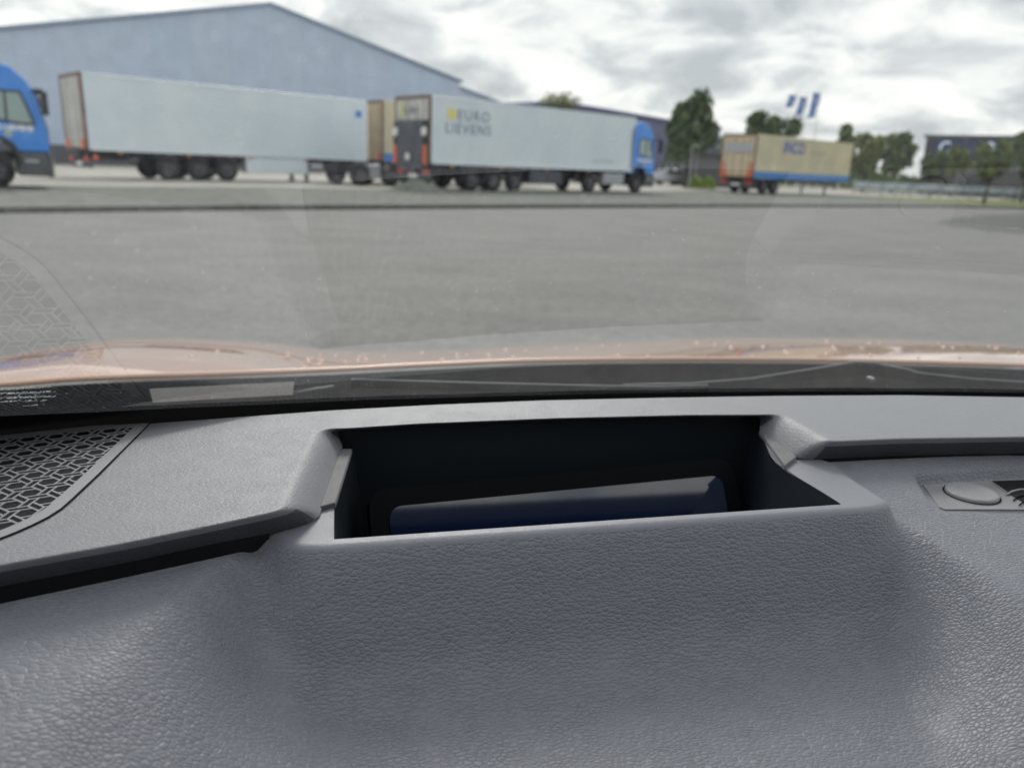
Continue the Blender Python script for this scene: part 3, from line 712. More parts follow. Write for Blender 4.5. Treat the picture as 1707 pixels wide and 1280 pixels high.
# gravel heap
def heap(loc, r, h):
    mb = MB(); n, m_ = 20, 6
    vs = []
    for j in range(m_):
        t = j / (m_ - 1)
        for k in range(n):
            a = 2 * math.pi * k / n
            rr = r * (1 - t * .97) * (1 + .12 * math.sin(3 * a + 1) + rng.uniform(-.05, .05))
            vs.append((rr * math.cos(a) * 1.4, rr * math.sin(a), h * t ** .8 * (1 + rng.uniform(-.08, .08))))
    fs = [(j * n + k, j * n + (k + 1) % n, (j + 1) * n + (k + 1) % n, (j + 1) * n + k) for j in range(m_ - 1) for k in range(n)] + [tuple(range((m_ - 1) * n, m_ * n))]
    mb.add(vs, fs)
    return mb
hp = at_z(693, 318, .12)
o = heap(hp, .85, .5).build('gravel_heap', 'gravel', loc=(hp[0], hp[1], .112), smooth=True)
tag(o, 'small grey heap of gravel by the rear of the middle trailer', 'gravel heap')

# parked cars behind
def parked_car(label, loc, rz, paint, group):
    t = thing('parked_car', label, 'car', loc, rz, group)
    side = [(-2.1, .35), (-2.15, .75), (-2.0, .95), (-1.3, 1.02), (-.75, 1.42), (.55, 1.46), (1.35, 1.05), (2.05, .95), (2.15, .7), (2.1, .35)]
    MB().prism(side, -.86, .86, 'y').build('body', paint, t, bevel=.1, seg=3)
    for sgn in (-1, 1):
        MB().prism([(-1.1, 1.05), (-.68, 1.36), (.5, 1.4), (1.1, 1.06)], min(sgn * .855, sgn * .868), max(sgn * .855, sgn * .868), 'y').build('side_window', 'dark_glass', t)
        MB().box(2.06, 2.17, min(sgn * .45, sgn * .8), max(sgn * .45, sgn * .8), .68, .82).build('headlight', 'plate', t)
        MB().box(-2.17, -2.06, min(sgn * .45, sgn * .8), max(sgn * .45, sgn * .8), .72, .88).build('tail_light', 'red_lamp', t)
        for x in (-1.3, 1.3): wheel(t, x, sgn * .76, .32, .62)
    MB().prism([(1.32, 1.085), (.62, 1.44), (.68, 1.47), (1.4, 1.1)], -.7, .7, 'y').build('windscreen', 'dark_glass', t)
    return t
p = at_y(1113, 296, 76); parked_car('pale silver parked car half hidden by the nose of the far blue cab', (p[0], p[1], GZ), R(200), 'silver', 'cars parked behind')
p = at_y(1127, 298, 80); parked_car('dark parked car next to the silver one by the dense tree', (p[0], p[1], GZ), R(215), 'truck_dark', 'cars parked behind')

# ================================================================== TREES
def tree(name, label, base, trunk_h, cz, rx, rz, leaf, n=2600, lumps=9, gap=0.0, group='trees along the yard', lsize=.3, trunk_r=.16):
    t = thing(name, label, 'tree', (base[0], base[1], 0.0), random.uniform(0, 6), group)
    tb = MB()
    tb.tube([(0, 0, 0), (.05, .03, trunk_h * .5), (0.0, .08, trunk_h), (.05, 0, cz + rz * .3)], [trunk_r, trunk_r * .8, trunk_r * .65, trunk_r * .2], 8)
    for k in range(7):
        a = k * 2.4; z0 = trunk_h * .8 + (cz - trunk_h * .8) * k / 8
        r_ = rx * random.uniform(.5, .8)
        tb.tube([(0, 0, z0), (.5 * r_ * math.cos(a), .5 * r_ * math.sin(a), z0 + rz * .35), (r_ * math.cos(a), r_ * math.sin(a), z0 + rz * .6)], [trunk_r * .4, trunk_r * .25, trunk_r * .08], 5)
    tb.build('trunk', 'bark', t, smooth=True)
    cs = []
    for k in range(lumps):
        a = rng.uniform(0, 2 * math.pi); u = rng.uniform(-.75, .8)
        w = math.sqrt(max(0.05, 1 - u * u)) * rng.uniform(.45, .85)
        cs.append((rx * w * math.cos(a), rx * w * math.sin(a), cz + rz * u, rng.uniform(.22, .42)))
    cs.append((0, 0, cz, .6))
    P = []
    for k in range(n):
        c = cs[rng.integers(len(cs))]
        d = rng.normal(size=3); d /= np.linalg.norm(d)
        q = rng.uniform(.45, 1.0) ** .6 * c[3]
        p = np.array(c[:3]) + d * np.array([rx, rx, rz]) * q * rng.uniform(.75, 1.1)
        P.append(p)
    vs, fs = [], []
    for p in P:
        a, b = rng.normal(size=3), rng.normal(size=3)
        a /= np.linalg.norm(a); b -= a * (a @ b); b /= np.linalg.norm(b)
        s_ = lsize * rng.uniform(.5, 1.2)
        k = len(vs)
        vs += [p - a * s_, p + b * s_ * .55, p + a * s_, p - b * s_ * .55]
        fs.append((k, k + 1, k + 2, k + 3))
    mb = MB().add(vs, fs)
    mb.build('crown', leaf, t, fix=False)
    return t
def tree_px(name, label, y, xl, xr, yt, yb, leaf, dist, trunk_frac=.22, **kw):
    # extent read in the photo, stood up at its own distance
    l, r_ = at_y(xl, (yt + yb) / 2, dist), at_y(xr, (yt + yb) / 2, dist)
    top = at_y((xl + xr) / 2, yt, dist)[2]; bot = at_y((xl + xr) / 2, yb, dist)[2]
    rx = (r_[0] - l[0]) / 2 * .98; rz = (top - bot) / 2
    return tree(name, label, ((l[0] + r_[0]) / 2, dist), max(.4, bot), (top + bot) / 2, rx, rz, leaf, **kw)
tree_px('broadleaf_tree', 'big dense dark green tree right beside the far blue cab', 0, 1108, 1194, 156, 288, 'leaf_dark', 66, n=3600, lumps=26, lsize=.3, trunk_r=.25)
tree_px('broadleaf_tree', 'rounded green tree rising over the middle of the lone beige trailer', 0, 1246, 1340, 176, 262, 'leaf_dark', 88, n=2600, lumps=20, lsize=.36, trunk_r=.22)
tree_px('broadleaf_tree', 'small tree top peeping over the front end of the lone beige trailer', 0, 1376, 1424, 214, 290, 'leaf_mid', 92, n=1500, lsize=.4)
tree_px('broadleaf_tree', 'light green tree just right of the lone beige trailer', 0, 1420, 1474, 224, 298, 'leaf_light', 74, n=2600, lumps=22, lsize=.3)
tree_px('broadleaf_tree', 'darker round tree between the light green tree and the dark hall', 0, 1466, 1526, 219, 292, 'leaf_mid', 78, n=3000, lumps=22, lsize=.32)
tree_px('young_tree', 'small bushy tree in front of the left end of the dark hall', 0, 1538, 1580, 252, 296, 'leaf_mid', 64, n=1300, lsize=.25, trunk_r=.1)
tree_px('young_tree', 'yellow green tree below the blue-white sign', 0, 1570, 1620, 240, 298, 'leaf_light', 70, n=1500, lsize=.28, trunk_r=.1)
tree_px('young_tree', 'slender light green tree with a bare brown trunk on the verge', 0, 1618, 1690, 232, 300, 'leaf_light', 50, n=2200, lsize=.22, trunk_r=.11)
tree_px('young_tree', 'green tree cut off by the right edge of the photo', 0, 1676, 1760, 222, 302, 'leaf_mid', 58, n=2400, lsize=.26, trunk_r=.1)
# thin spring tree behind the lettered trailer
def bare_tree():
    c = at_y(934, 172, 88)
    t = thing('sparse_tree', 'sparse twiggy tree top showing over the roof of the lettered trailer', 'tree', (c[0], c[1], 0), 0, 'trees along the yard')
    zt = at_y(934, 154, 88)[2]
    tb = MB(); tips = []
    tb.tube([(0, 0, 0), (.1, 0, zt * .45), (0, 0, zt * .6)], [.2, .14, .12], 8)
    for k in range(26):
        a = k * 2.39996; rr = 2.4 * math.sqrt((k + .5) / 26)
        e_ = Vector((rr * math.cos(a), rr * math.sin(a), zt - .12 * rr * rr - random.uniform(0, .5)))
        b = Vector((0, 0, zt * .58))
        tb.tube([b, b.lerp(e_, .55) + Vector((0, 0, .3)), e_], [.06, .035, .012], 5)
        tips += [b.lerp(e_, q) + Vector((0, 0, .25 * math.sin(q * 3))) for q in (.6, .75, .85, .93, 1)]
    tb.build('trunk', 'bark', t)
    vs, fs = [], []
    for p in tips:
        for j in range(7):
            q = np.array(p) + rng.normal(size=3) * .2
            a, b = rng.normal(size=3), rng.normal(size=3); a /= np.linalg.norm(a); b /= np.linalg.norm(b)
            k = len(vs); s_ = rng.uniform(.06, .16)
            vs += [q - a * s_, q + b * s_, q + a * s_, q - b * s_]; fs.append((k, k + 1, k + 2, k + 3))
    MB().add(vs, fs).build('crown', 'leaf_light', t, fix=False)
bare_tree()
# far band of trees on the horizon
vs, fs = [], []
for k in range(9000):
    a = rng.uniform(-.35, 1.05); d = rng.uniform(135, 175)
    hmax = 5.0 + 2.0 * math.sin(a * 9) + 1.5 * math.sin(a * 23 + 1)
    p = np.array([d * math.sin(a), d * math.cos(a), rng.uniform(0, 1) ** .8 * hmax])
    b1, b2 = rng.normal(size=3), rng.normal(size=3); b1 /= np.linalg.norm(b1); b2 /= np.linalg.norm(b2)
    s_ = rng.uniform(.4, 1.0); q = len(vs)
    vs += [p - b1 * s_, p + b2 * s_ * .7, p + b1 * s_, p - b2 * s_ * .7]; fs.append((q, q + 1, q + 2, q + 3))
o = MB().add(vs, fs).build('far_treeline', 'leaf_mid', fix=False); o['kind'] = 'stuff'; tag(o, 'distant green band of trees along the horizon', 'trees')

# lime green bushes behind the lamp posts
for k, (px, w) in enumerate(((1160, 1.3), (1182, 1.2))):
    c = at_y(px, 300, 64)
    vs, fs = [], []
    for i in range(700):
        d = rng.normal(size=3); d /= np.linalg.norm(d); d[2] = abs(d[2])
        p = d * np.array([w * .5, w * .5, .95]) * rng.uniform(.6, 1.05)
        a, b = rng.normal(size=3), rng.normal(size=3); a /= np.linalg.norm(a); b /= np.linalg.norm(b)
        s_ = rng.uniform(.05, .13); q = len(vs)
        vs += [p - a * s_, p + b * s_, p + a * s_, p - b * s_]; fs.append((q, q + 1, q + 2, q + 3))
    o = MB().add(vs, fs).build('bush', 'leaf_lime', fix=False, loc=(c[0], c[1], GZ))
    tag(o, ['lime green bush right beside the lamp posts', 'lime green bush next to the rear of the lone beige trailer'][k], 'bush', 'lime green bushes')

# ================================================================== POLES, FENCE, FLAGS
for k, (px, py0, dist, lab) in enumerate(((1149, 246, 62, 'thin grey lamp post nearer the far blue cab'), (1158, 250, 68, 'thin grey lamp post nearer the lime bushes'))):
    b = at_y(px, 300, dist); top = at_y(px, py0, dist)[2]
    t = thing('lamp_post', lab, 'lamp post', (b[0], b[1], GZ), 0, 'lamp posts by the dense tree')
    MB().tube([(0, 0, 0), (0, 0, top)], [.07, .05], 8).build('pole', 'steel', t)
    MB().box(-.05, .5, -.07, .07, top - .02, top + .05).build('lamp_head', 'steel', t)
flag_px = [(1322, 161, 179), (1340, 164, 191), (1362, 157, 194)]
for k, (px, yt, yb) in enumerate(flag_px):
    d = 108
    b = at_y(px + 4, 300, d); tp = at_y(px + 6, yt, d)
    hh = (yb - yt) / FPX * d * 1.0
    t = thing('flagpole', ['left one of the three white flagpoles, with the shortest blue flag', 'middle one of the three white flagpoles with blue flags', 'right one of the three white flagpoles, with the longest blue flag'][k], 'flagpole', (tp[0], tp[1], 0), 0, 'three flagpoles with blue flags')
    MB().tube([(0, 0, 0), (0, 0, tp[2] + .4)], [.09, .05], 8).build('pole', 'pole', t)
    MB().tube([(.02, 0, tp[2] + .12), (-1.05, 0.05, tp[2] + .12)], .025, 6).build('flag_arm', 'pole', t)
    def cloth(x0, x1):
        mb = MB(); vs = []; nz_, nx_ = 14, 4
        for j in range(nz_ + 1):
            for i in range(nx_ + 1):
                x = x0 + (x1 - x0) * i / nx_
                vs.append((x - .35 * (j / nz_) ** 2, .12 * math.sin(j * .7 + x * 5 + k), tp[2] + .1 - hh * j / nz_))
        fs = [(j * (nx_ + 1) + i, j * (nx_ + 1) + i + 1, (j + 1) * (nx_ + 1) + i + 1, (j + 1) * (nx_ + 1) + i) for j in range(nz_) for i in range(nx_)]
        mb.add(vs, fs); return mb
    fl = cloth(-1.0, -.05).build('flag', 'flag_blue', t, smooth=True)
    cloth(-.42, -.24).build('flag_stripe', 'flag_white', fl, smooth=True).location = (0, -.02, 0)
# pale blue fence along the right verge
fa, fb = at_y(1425, 304, 66), at_y(1790, 312, 58)
dvec = (fb - fa)[:2]; Lf = float(np.linalg.norm(dvec)); fang = math.atan2(dvec[1], dvec[0])
fe = thing('barrier_fence', 'pale blue grey barrier fence running behind the young trees on the right', 'fence', (fa[0], fa[1], GZ), fang)
nb_ = 14
for k in range(nb_ + 1):
    x = Lf * k / nb_
    MB().box(x - .05, x + .05, -.05, .05, 0, 1.15).build('post', 'steel', fe)
    if k < nb_:
        MB().box(x + .07, x + Lf / nb_ - .07, -.03, .03, .55, 1.05).build('panel', 'rail_blue', fe)
        MB().box(x + .07, x + Lf / nb_ - .07, -.02, .02, .2, .32).build('rail', 'steel', fe)
stk = at_z(1688, 338, .12)
so_ = MB().tube([(0, 0, 0), (.05, 0, 1.1)], .04, 8).build('stake', 'bark', loc=(stk[0], stk[1], .119))
tag(so_, 'short wooden stake leaning on the grass verge', 'stake')

# ================================================================== THE CAR ROUND THE CAMERA
car = thing('car', 'copper coloured car seen from inside over its dark grey dashboard', 'car', (0, 0, 0), YAW_CAR)
HZ = CAM_H
def cp(u, v, w):
    return (float(u), float(v), float(w) + HZ)

# ---- windshield
VB0, UC, KW, SLW = 0.5696, 0.2148, 0.3488, 2.0759
def glass_v(u, w):
    return VB0 - KW * (u - UC) ** 2 - (w + .17) * SLW
def glass_px(px, py):
    d = to_car(ray(px, py) + np.array([0, 0, CAM_H])); t = .4
    for _ in range(40):
        u, v, w = d * t
        g = v - glass_v(u, w)
        t -= g / (d @ np.array([2 * KW * (u - UC), 1, SLW]))
    return d * t
def glass_n(u):                                  # unit normal towards the cabin
    n = -np.array([2 * KW * (u - UC), 1, SLW]); return n / np.linalg.norm(n)
us = np.linspace(-.46, .92, 70); ws_ = np.concatenate([np.linspace(-.215, .0, 40), np.linspace(.02, .165, 10)])
vs = [cp(u, glass_v(u, w), w) for w in ws_ for u in us]
nu = len(us)
fs = [(j * nu + i, (j + 1) * nu + i, (j + 1) * nu + i + 1, j * nu + i + 1) for j in range(len(ws_) - 1) for i in range(nu - 1)]
wsh = MB().add(vs, fs).build('windshield', 'glass', car, smooth=True, fix=False)
if wsh.data.polygons[len(fs) // 2].normal.z > 0: wsh.data.flip_normals()
# black ceramic band along the bottom, on the cabin side
fb_px = [(-500, 712), (-300, 704), (-120, 696), (0, 690), (150, 684), (300, 677), (450, 671), (600, 664), (750, 660), (900, 656), (1100, 652), (1300, 650), (1500, 650), (1707, 652), (1900, 656), (2200, 664)]
top = [glass_px(*p) for p in fb_px]
vs = []
for q in top:
    for t in np.linspace(0, 1, 6):
        w = q[2] + (-.222 - q[2]) * t
        p = np.array([q[0], glass_v(q[0], w), w]) + glass_n(q[0]) * .0012
        vs.append(cp(*p))
fs = [(i * 6 + j, i * 6 + j + 1, (i + 1) * 6 + j + 1, (i + 1) * 6 + j) for i in range(len(top) - 1) for j in range(5)]
MB().add(vs, fs).build('black_band', 'black', wsh, fix=False)
def on_glass(px, py, off=.0012):
    q = glass_px(px, py); return q + glass_n(q[0]) * off
# printed marks, read from outside so mirrored from here
def glass_text(body, px, py, size, right=True):
    o_ = on_glass(px, py); r_ = on_glass(px + 20, py - .8)
    xa = Vector(r_) - Vector(o_)
    up = Vector(on_glass(px, py - 12)) - Vector(o_)
    lettering(body, size, 'print', wsh, frame(cp(*o_), xa, up), name='glass_marking', extrude=.0001, align='LEFT', mirror=True)
glass_text('PILKINGTON', 84, 650, .0052)
glass_text('LAMINATED 18A', 92, 657.5, .0040)
glass_text('43R-001', 28, 665.5, .0040)
glass_text('\\\\', 76, 664.5, .0044)
glass_text('A.....', 63, 672, .0042)
oc = on_glass(46, 662.5); xa = Vector(on_glass(62, 661.8)) - Vector(oc); ya = Vector(on_glass(46, 659)) - Vector(oc)
ring = MB(); vs = []
for k in range(28):
    a = 2 * math.pi * k / 28
    for q in (.82, 1.0):
        p = Vector(oc) + xa * math.cos(a) * q + ya * math.sin(a) * q * 1.0; vs.append(cp(*p))
ring.add(vs, [(2 * k, 2 * k + 1, (2 * k + 3) % 56, (2 * k + 2) % 56) for k in range(28)]).build('glass_marking', 'print', wsh, fix=False)
glass_text('E1', 52, 664.5, .0036)

# ---- upper dash pad
PADW = -0.170
def dense(pts, step=.008):
    out = []
    for a, b in zip(pts[:-1], pts[1:]):
        a, b = np.array(a, float), np.array(b, float)
        n = max(1, int(np.linalg.norm((b - a)[:2]) / step))
        out += [a + (b - a) * k / n for k in range(n)]
    out.append(np.array(pts[-1], float)); return out
# each run: (points (u, v), inset radius, end offset (du, dv, dw))
runs = [
    ([(-.34, .272), (-.20, .308), (-.138, .3292), (-.0947, .3414), (-.0585, .3545), (-.0237, .3678)], .003, (-.001, .013, -.0165)),
    ([(-.0212, .3700), (-.0052, .4885)], .008, (.0112, .016, -.0155)),
    ([(-.0020, .4888), (.0566, .4938), (.154, .4946), (.253, .4908), (.3180, .4845)], .0014, (0, .012, -.005)),
    ([(.3217, .4822), (.3212, .4262)], .007, (-.0125, .008, -.0155)),
    ([(.3222, .4242), (.3777, .4236), (.4732, .4160), (.62, .400), (.80, .375)], .003, (.0, .013, -.0175)),
    ([(.82, .40), (.80, .46)], .002, (.01, 0, -.03)),
    ([(.78, .468), (.66, .493), (.569, .509), (.46, .526), (.3534, .5345), (.25, .5395), (.1535, .5421), (.07, .5395), (-.0027, .534), (-.1171, .518), (-.2022, .505), (-.34, .462)], .004, (0, .004, -.03)),
]
ringp, ringo, ringr = [], [], []
for pts, r_, off in runs:
    dd = dense(pts)
    for q in dd:
        ringp.append(q); ringo.append(np.array(off)); ringr.append(r_)
P2 = np.array(ringp); O2 = np.array(ringo); R2 = np.array(ringr)
for _ in range(2):                               # even spacing, corners eased
    seg = np.linalg.norm(np.roll(P2, -1, 0) - P2, axis=1); cum = np.concatenate([[0], np.cumsum(seg)])
    q = np.linspace(0, cum[-1], int(cum[-1] / .0035), endpoint=False)
    def rs(A):
        A = np.concatenate([A, A[:1]]); return np.stack([np.interp(q, cum, A[:, k]) for k in range(A.shape[1])], 1)
    P2, O2, R2 = rs(P2), rs(O2), rs(R2[:, None])[:, 0]
    P2 = .25 * np.roll(P2, 1, 0) + .5 * P2 + .25 * np.roll(P2, -1, 0)
    O2 = .25 * np.roll(O2, 1, 0) + .5 * O2 + .25 * np.roll(O2, -1, 0)
for _ in range(6): R2 = .25 * np.roll(R2, 1) + .5 * R2 + .25 * np.roll(R2, -1)
ringo, ringr = O2, R2
n = len(P2)
nrm = np.zeros_like(P2)
for i in range(n):
    t = P2[(i + 1) % n] - P2[i - 1]; t /= (np.linalg.norm(t) + 1e-9)
    nrm[i] = (-t[1], t[0])
for _ in range(3):
    nrm = .25 * np.roll(nrm, 1, 0) + .5 * nrm + .25 * np.roll(nrm, -1, 0); nrm /= np.linalg.norm(nrm, axis=1)[:, None] + 1e-9
area = .5 * np.sum(P2[:, 0] * np.roll(P2[:, 1], -1) - np.roll(P2[:, 0], -1) * P2[:, 1])
if area < 0: nrm = -nrm                          # points inwards
rings = []
rr_ = np.array(ringr)[:, None]
inn = np.concatenate([P2 + nrm * (rr_ + .0022), np.full((n, 1), PADW)], 1)
inn0 = np.concatenate([P2 + nrm * rr_, np.full((n, 1), PADW)], 1)
ctl = np.concatenate([P2, np.full((n, 1), PADW)], 1)
offs = np.array(ringo)
end = ctl + offs
rings = [inn, inn0]
for t in (.12, .25, .38, .5, .62, .75, .88, 1.0):
    rings.append((1 - t) ** 2 * inn0 + 2 * t * (1 - t) * ctl + t * t * end)
vs = [cp(*p) for rg in rings for p in rg]
fs = [(j * n + i, j * n + (i + 1) % n, (j + 1) * n + (i + 1) % n, (j + 1) * n + i) for j in range(len(rings) - 1) for i in range(n)]
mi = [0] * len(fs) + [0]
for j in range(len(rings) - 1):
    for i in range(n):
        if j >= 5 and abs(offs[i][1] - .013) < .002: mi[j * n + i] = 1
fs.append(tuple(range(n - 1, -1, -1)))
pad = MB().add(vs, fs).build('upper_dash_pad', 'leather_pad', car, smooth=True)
pad.data.materials.append(M['pad_edge_shaded']); pad.data.polygons.foreach_set('material_index', mi)
bm = bmesh.new(); bm.from_mesh(pad.data)
bmesh.ops.triangulate(bm, faces=[f for f in bm.faces if len(f.verts) > 4]); bm.to_mesh(pad.data); bm.free()
def pad_leak_filler(pts, dv):                            # dark filler added under the pad against light leaks, set back from its edge
    d = dense(pts); vs = []
    for q in d: vs += [cp(q[0], q[1] + dv, PADW - .012), cp(q[0], q[1] + dv, PADW - .09)]
    MB().add(vs, [(2 * i, 2 * i + 1, 2 * i + 3, 2 * i + 2) for i in range(len(d) - 1)]).build('pad_leak_filler', 'gap', pad, fix=False)
pad_leak_filler([(-.34, .276), (-.20, .312), (-.138, .3332), (-.0947, .3454), (-.0585, .3585), (-.034, .3695)], .0075)
pad_leak_filler([(.312, .45), (.3222, .4282), (.3777, .4276), (.4732, .4200), (.62, .404), (.80, .379)], .0085)

# ---- speaker grille
ZG = PADW + .0009
gpx = [(249, 705), (222, 731), (191, 761), (163, 790), (137, 814), (118, 832), (101, 847), (79, 861), (55, 873), (28, 885), (0, 896)]
gl_ = [car_z(x, y, ZG)[:2] for x, y in gpx]
outl = [np.array(p) for p in gl_] + [np.array(p) for p in ((-.175, .3445), (-.22, .342), (-.26, .352), (-.285, .38), (-.285, .46))]
back = [np.array((u, glass_v(u, ZG) - .010)) for u in (-.26, -.22, -.18, -.15)] + [np.array((-.125, .5055))]
outl = outl + back
def poly_inset(poly, d):
    poly = [np.array(p) for p in poly]; n = len(poly)
    ar = .5 * sum(poly[i][0] * poly[(i + 1) % n][1] - poly[(i + 1) % n][0] * poly[i][1] for i in range(n))
    if ar < 0: poly = poly[::-1]
    out = poly
    # clip by shifted half planes (convex)
    for i in range(n):
        a, b = poly[i], poly[(i + 1) % n]
        t = b - a; L = np.linalg.norm(t)
        if L < 1e-7: continue
        nn = np.array([-t[1], t[0]]) / L
        out = clip(out, a + nn * d, nn)
        if len(out) < 3: return []
    return out
def clip(poly, p0, nn):
    out = []
    for i in range(len(poly)):
        a, b = poly[i], poly[(i + 1) % len(poly)]
        da, db = (a - p0) @ nn, (b - p0) @ nn
        if da >= 0: out.append(a)
        if (da > 0 and db < 0) or (da < 0 and db > 0):
            out.append(a + (b - a) * da / (da - db))
    return out
def hull(pts):
    pts = sorted(map(tuple, pts)); lo = []
    def cr(o, a, b): return (a[0] - o[0]) * (b[1] - o[1]) - (a[1] - o[1]) * (b[0] - o[0])
    for p in pts:
        while len(lo) >= 2 and cr(lo[-2], lo[-1], p) <= 0: lo.pop()
        lo.append(p)
    up = []
    for p in reversed(pts):
        while len(up) >= 2 and cr(up[-2], up[-1], p) <= 0: up.pop()
        up.append(p)
    return [np.array(p) for p in lo[:-1] + up[:-1]]
outl = hull(outl)
inner = poly_inset(outl, .0065)
gp = MB()
TH = .0016
def ring_between(mb, outer, inn_, z, depth):
    # plate ring: fan of quads from outer to nearest inner points
    no, ni = len(outer), len(inn_)
    # same vertex count expected; otherwise resample by angle
    c = np.mean(inn_, axis=0)
    if no != ni:
        A = 48
        def samp(poly):
            res = []
            for k in range(A):
                a = 2 * math.pi * k / A; d = np.array([math.cos(a), math.sin(a)])
                best = 0
                for i in range(len(poly)):
                    p, q = poly[i] - c, poly[(i + 1) % len(poly)] - c
                    den = d[0] * (q - p)[1] - d[1] * (q - p)[0]
                    if abs(den) < 1e-12: continue
                    t = (p[0] * (q - p)[1] - p[1] * (q - p)[0]) / den
                    s__ = (p[0] * d[1] - p[1] * d[0]) / den
                    if t > 0 and -1e-9 <= s__ <= 1 + 1e-9: best = max(best, t)
                res.append(c + d * best)
            return res
        outer, inn_ = samp(outer), samp(inn_); no = ni = A
    vs = [cp(*p, z) for p in outer] + [cp(*p, z) for p in inn_] + [cp(*p, z - depth) for p in inn_]
    fs = [(i, (i + 1) % no, no + (i + 1) % no, no + i) for i in range(no)] + [(no + i, no + (i + 1) % no, 2 * no + (i + 1) % no, 2 * no + i) for i in range(no)]
    mb.add(vs, fs)
# tiling of hexagons and long slots
LAT = .01455; AH = .0053; BAR = .0005
bas0 = R(-46 + 0)
hc = car_z(62.7, 764.7, ZG)[:2]
def cells():
    a1 = LAT * np.array([math.cos(bas0), math.sin(bas0)]); a2 = LAT * np.array([math.cos(bas0 + R(60)), math.sin(bas0 + R(60))])
    tw = -(R(60) - math.asin(AH * math.sin(R(60)) / (LAT / math.sqrt(3))))
    out = []
    def hexv(c):
        return [c + AH * np.array([math.cos(bas0 + R(30) + tw + R(60) * k), math.sin(bas0 + R(30) + tw + R(60) * k)]) for k in range(6)]
    for i in range(-26, 27):
        for j in range(-26, 27):
            c = hc + a1 * i + a2 * j
            if np.linalg.norm(c - hc) > .24: continue
            H0 = hexv(c); out.append(H0)
            for dvec_, k in ((a1, 0), (a2, 1), (a2 - a1, 2)):
                c2 = c + dvec_; H1 = hexv(c2)
                # edge of H0 facing c2 is between vertex (k-1) and k ; opposite edge on H1 between k+2 and k+3
                A_, B_ = H0[(k - 1) % 6], H0[k]
                C_, D_ = H1[(k + 2) % 6], H1[(k + 3) % 6]
                # triangle centroids at both ends
                e1 = (a1, a2, a2 - a1)[k]
                prev = [a2 - a1, -a1, -a2, a1 - a2, a1, a2]
                n1 = {0: a1 - a2, 1: a1, 2: a2}[k]; n2 = {0: a2, 1: a2 - a1, 2: -a1}[k]
                t1 = (c + c2 + c + n1) / 3; t2_ = (c + c2 + c + n2) / 3
                out.append([A_, t1, D_, C_, t2_, B_])
    return out
for cell in cells():
    c = np.mean(cell, axis=0)
    q = hull(cell)
    for i in range(len(inner)):
        a, b = inner[i], inner[(i + 1) % len(inner)]
        t = b - a; nn = np.array([-t[1], t[0]]) / (np.linalg.norm(t) + 1e-12)
        q = clip(q, a, nn)
        if len(q) < 3: break
    if len(q) < 3: continue
    ar = abs(.5 * sum(q[i][0] * q[(i + 1) % len(q)][1] - q[(i + 1) % len(q)][0] * q[i][1] for i in range(len(q))))
    qi = poly_inset(q, BAR)
    if len(qi) < 3 or ar < 2.5e-6:
        gp.add([cp(*p, ZG) for p in q], [tuple(range(len(q)))]); continue
    if len(qi) == len(q): ring_between(gp, [np.array(x) for x in q], qi, ZG, TH)
    else: ring_between(gp, q, qi, ZG, TH)
# rim of the grille panel
ring_between(gp, [np.array(p) for p in outl], [np.array(p) for p in inner], ZG, TH)
grille = gp.build('speaker_grille', 'grille', car, fix=False)
MB().add([cp(*p, PADW + .00035) for p in poly_inset(outl, .0006)], [tuple(range(len(poly_inset(outl, .0006))))]).build('speaker_cloth', 'gap', grille, fix=False)
gapring = MB()
og = [p + (p - np.mean(outl, axis=0)) / np.linalg.norm(p - np.mean(outl, axis=0)) * .0011 for p in outl]
gapring.add([cp(*p, PADW + .0002) for p in og], [tuple(range(len(og)))]).build('grille_gap', 'gap', grille, fix=False)

# ---- lower dashboard (height field)
zc = pchip([.06, .10, .16, .20, .24, .268, .2840, .299, .3115, .3265, .342, .3525, .3578, .3606, .3632, .3672, .50], [-.280, -.276, -.269, -.2645, -.2615, -.2595, -.2580, -.2547, -.2490, -.2370, -.2155, -.1990, -.1912, -.1883, -.1872, -.187, -.187])
def z_left(u, v):
    v0 = .3675 + .337 * (u + .024)
    return -.1905 + .17 * np.minimum(v - v0, .004) - .35 * np.maximum(0, v - v0 - .004) - .6 * np.maximum(0, .26 - v) ** 2
def z_right(u, v):
    z = -.1895 + .17 * np.minimum(v - .42, .008) - .3 * np.maximum(0, v - .432)
    ue = .381 + .45 * (v - .405)
    inside = sstep(ue - .0012, ue + .0022, u)
    dep = .0075 * np.clip((v - .368) / (.408 - .368), 0, 1) * sstep(.4145, .4085, v)
    return z - dep * inside
def z_dash(u, v):
    dl = np.clip(.372 - v, 0, .13); dr_ = np.clip(.366 - v, 0, .13)
    cl, hl = -.037 - .12 * dl, .011 + .55 * dl      # left flank: soft and wide further down
    cr, hr = .331 - .10 * dr_, .0055 + .42 * dr_    # right flank: crisp at the shoulder, fading below
    wl_ = sstep(cl - hl, cl + hl, u)
    wr_ = 1 - sstep(cr - hr, cr + hr, u)
    base = np.where(u < .15, z_left(u, v), z_right(u, v))
    w = wl_ * wr_
    # the rim turns back round both shoulders of the display hood
    a = np.clip((u - .302) / .030, 0, 1.2); b = np.clip((-.002 - u) / .036, 0, 1.35)
    c = .009 * a ** 2.6 + .018 * b ** 2.4
    return base * (1 - w) + zc(v - c) * w
VL = .3672
OPL = pchip([.30, VL, .405, .489, .50], [-.0015, -.0015, -.0011, .0105, .012])
OPR = pchip([.30, VL, .4225, .4916, .50], [.2942, .2942, .2911, .3128, .315])
vv = np.concatenate([np.linspace(.06, .335, 190), np.linspace(.3365, VL, 42), np.linspace(VL + .0016, .47, 64)])
colsL = np.linspace(-.36, 0, 210); colsM = np.linspace(0, 1, 150); colsR = np.linspace(0, 1, 210)
vs, idx = [], {}
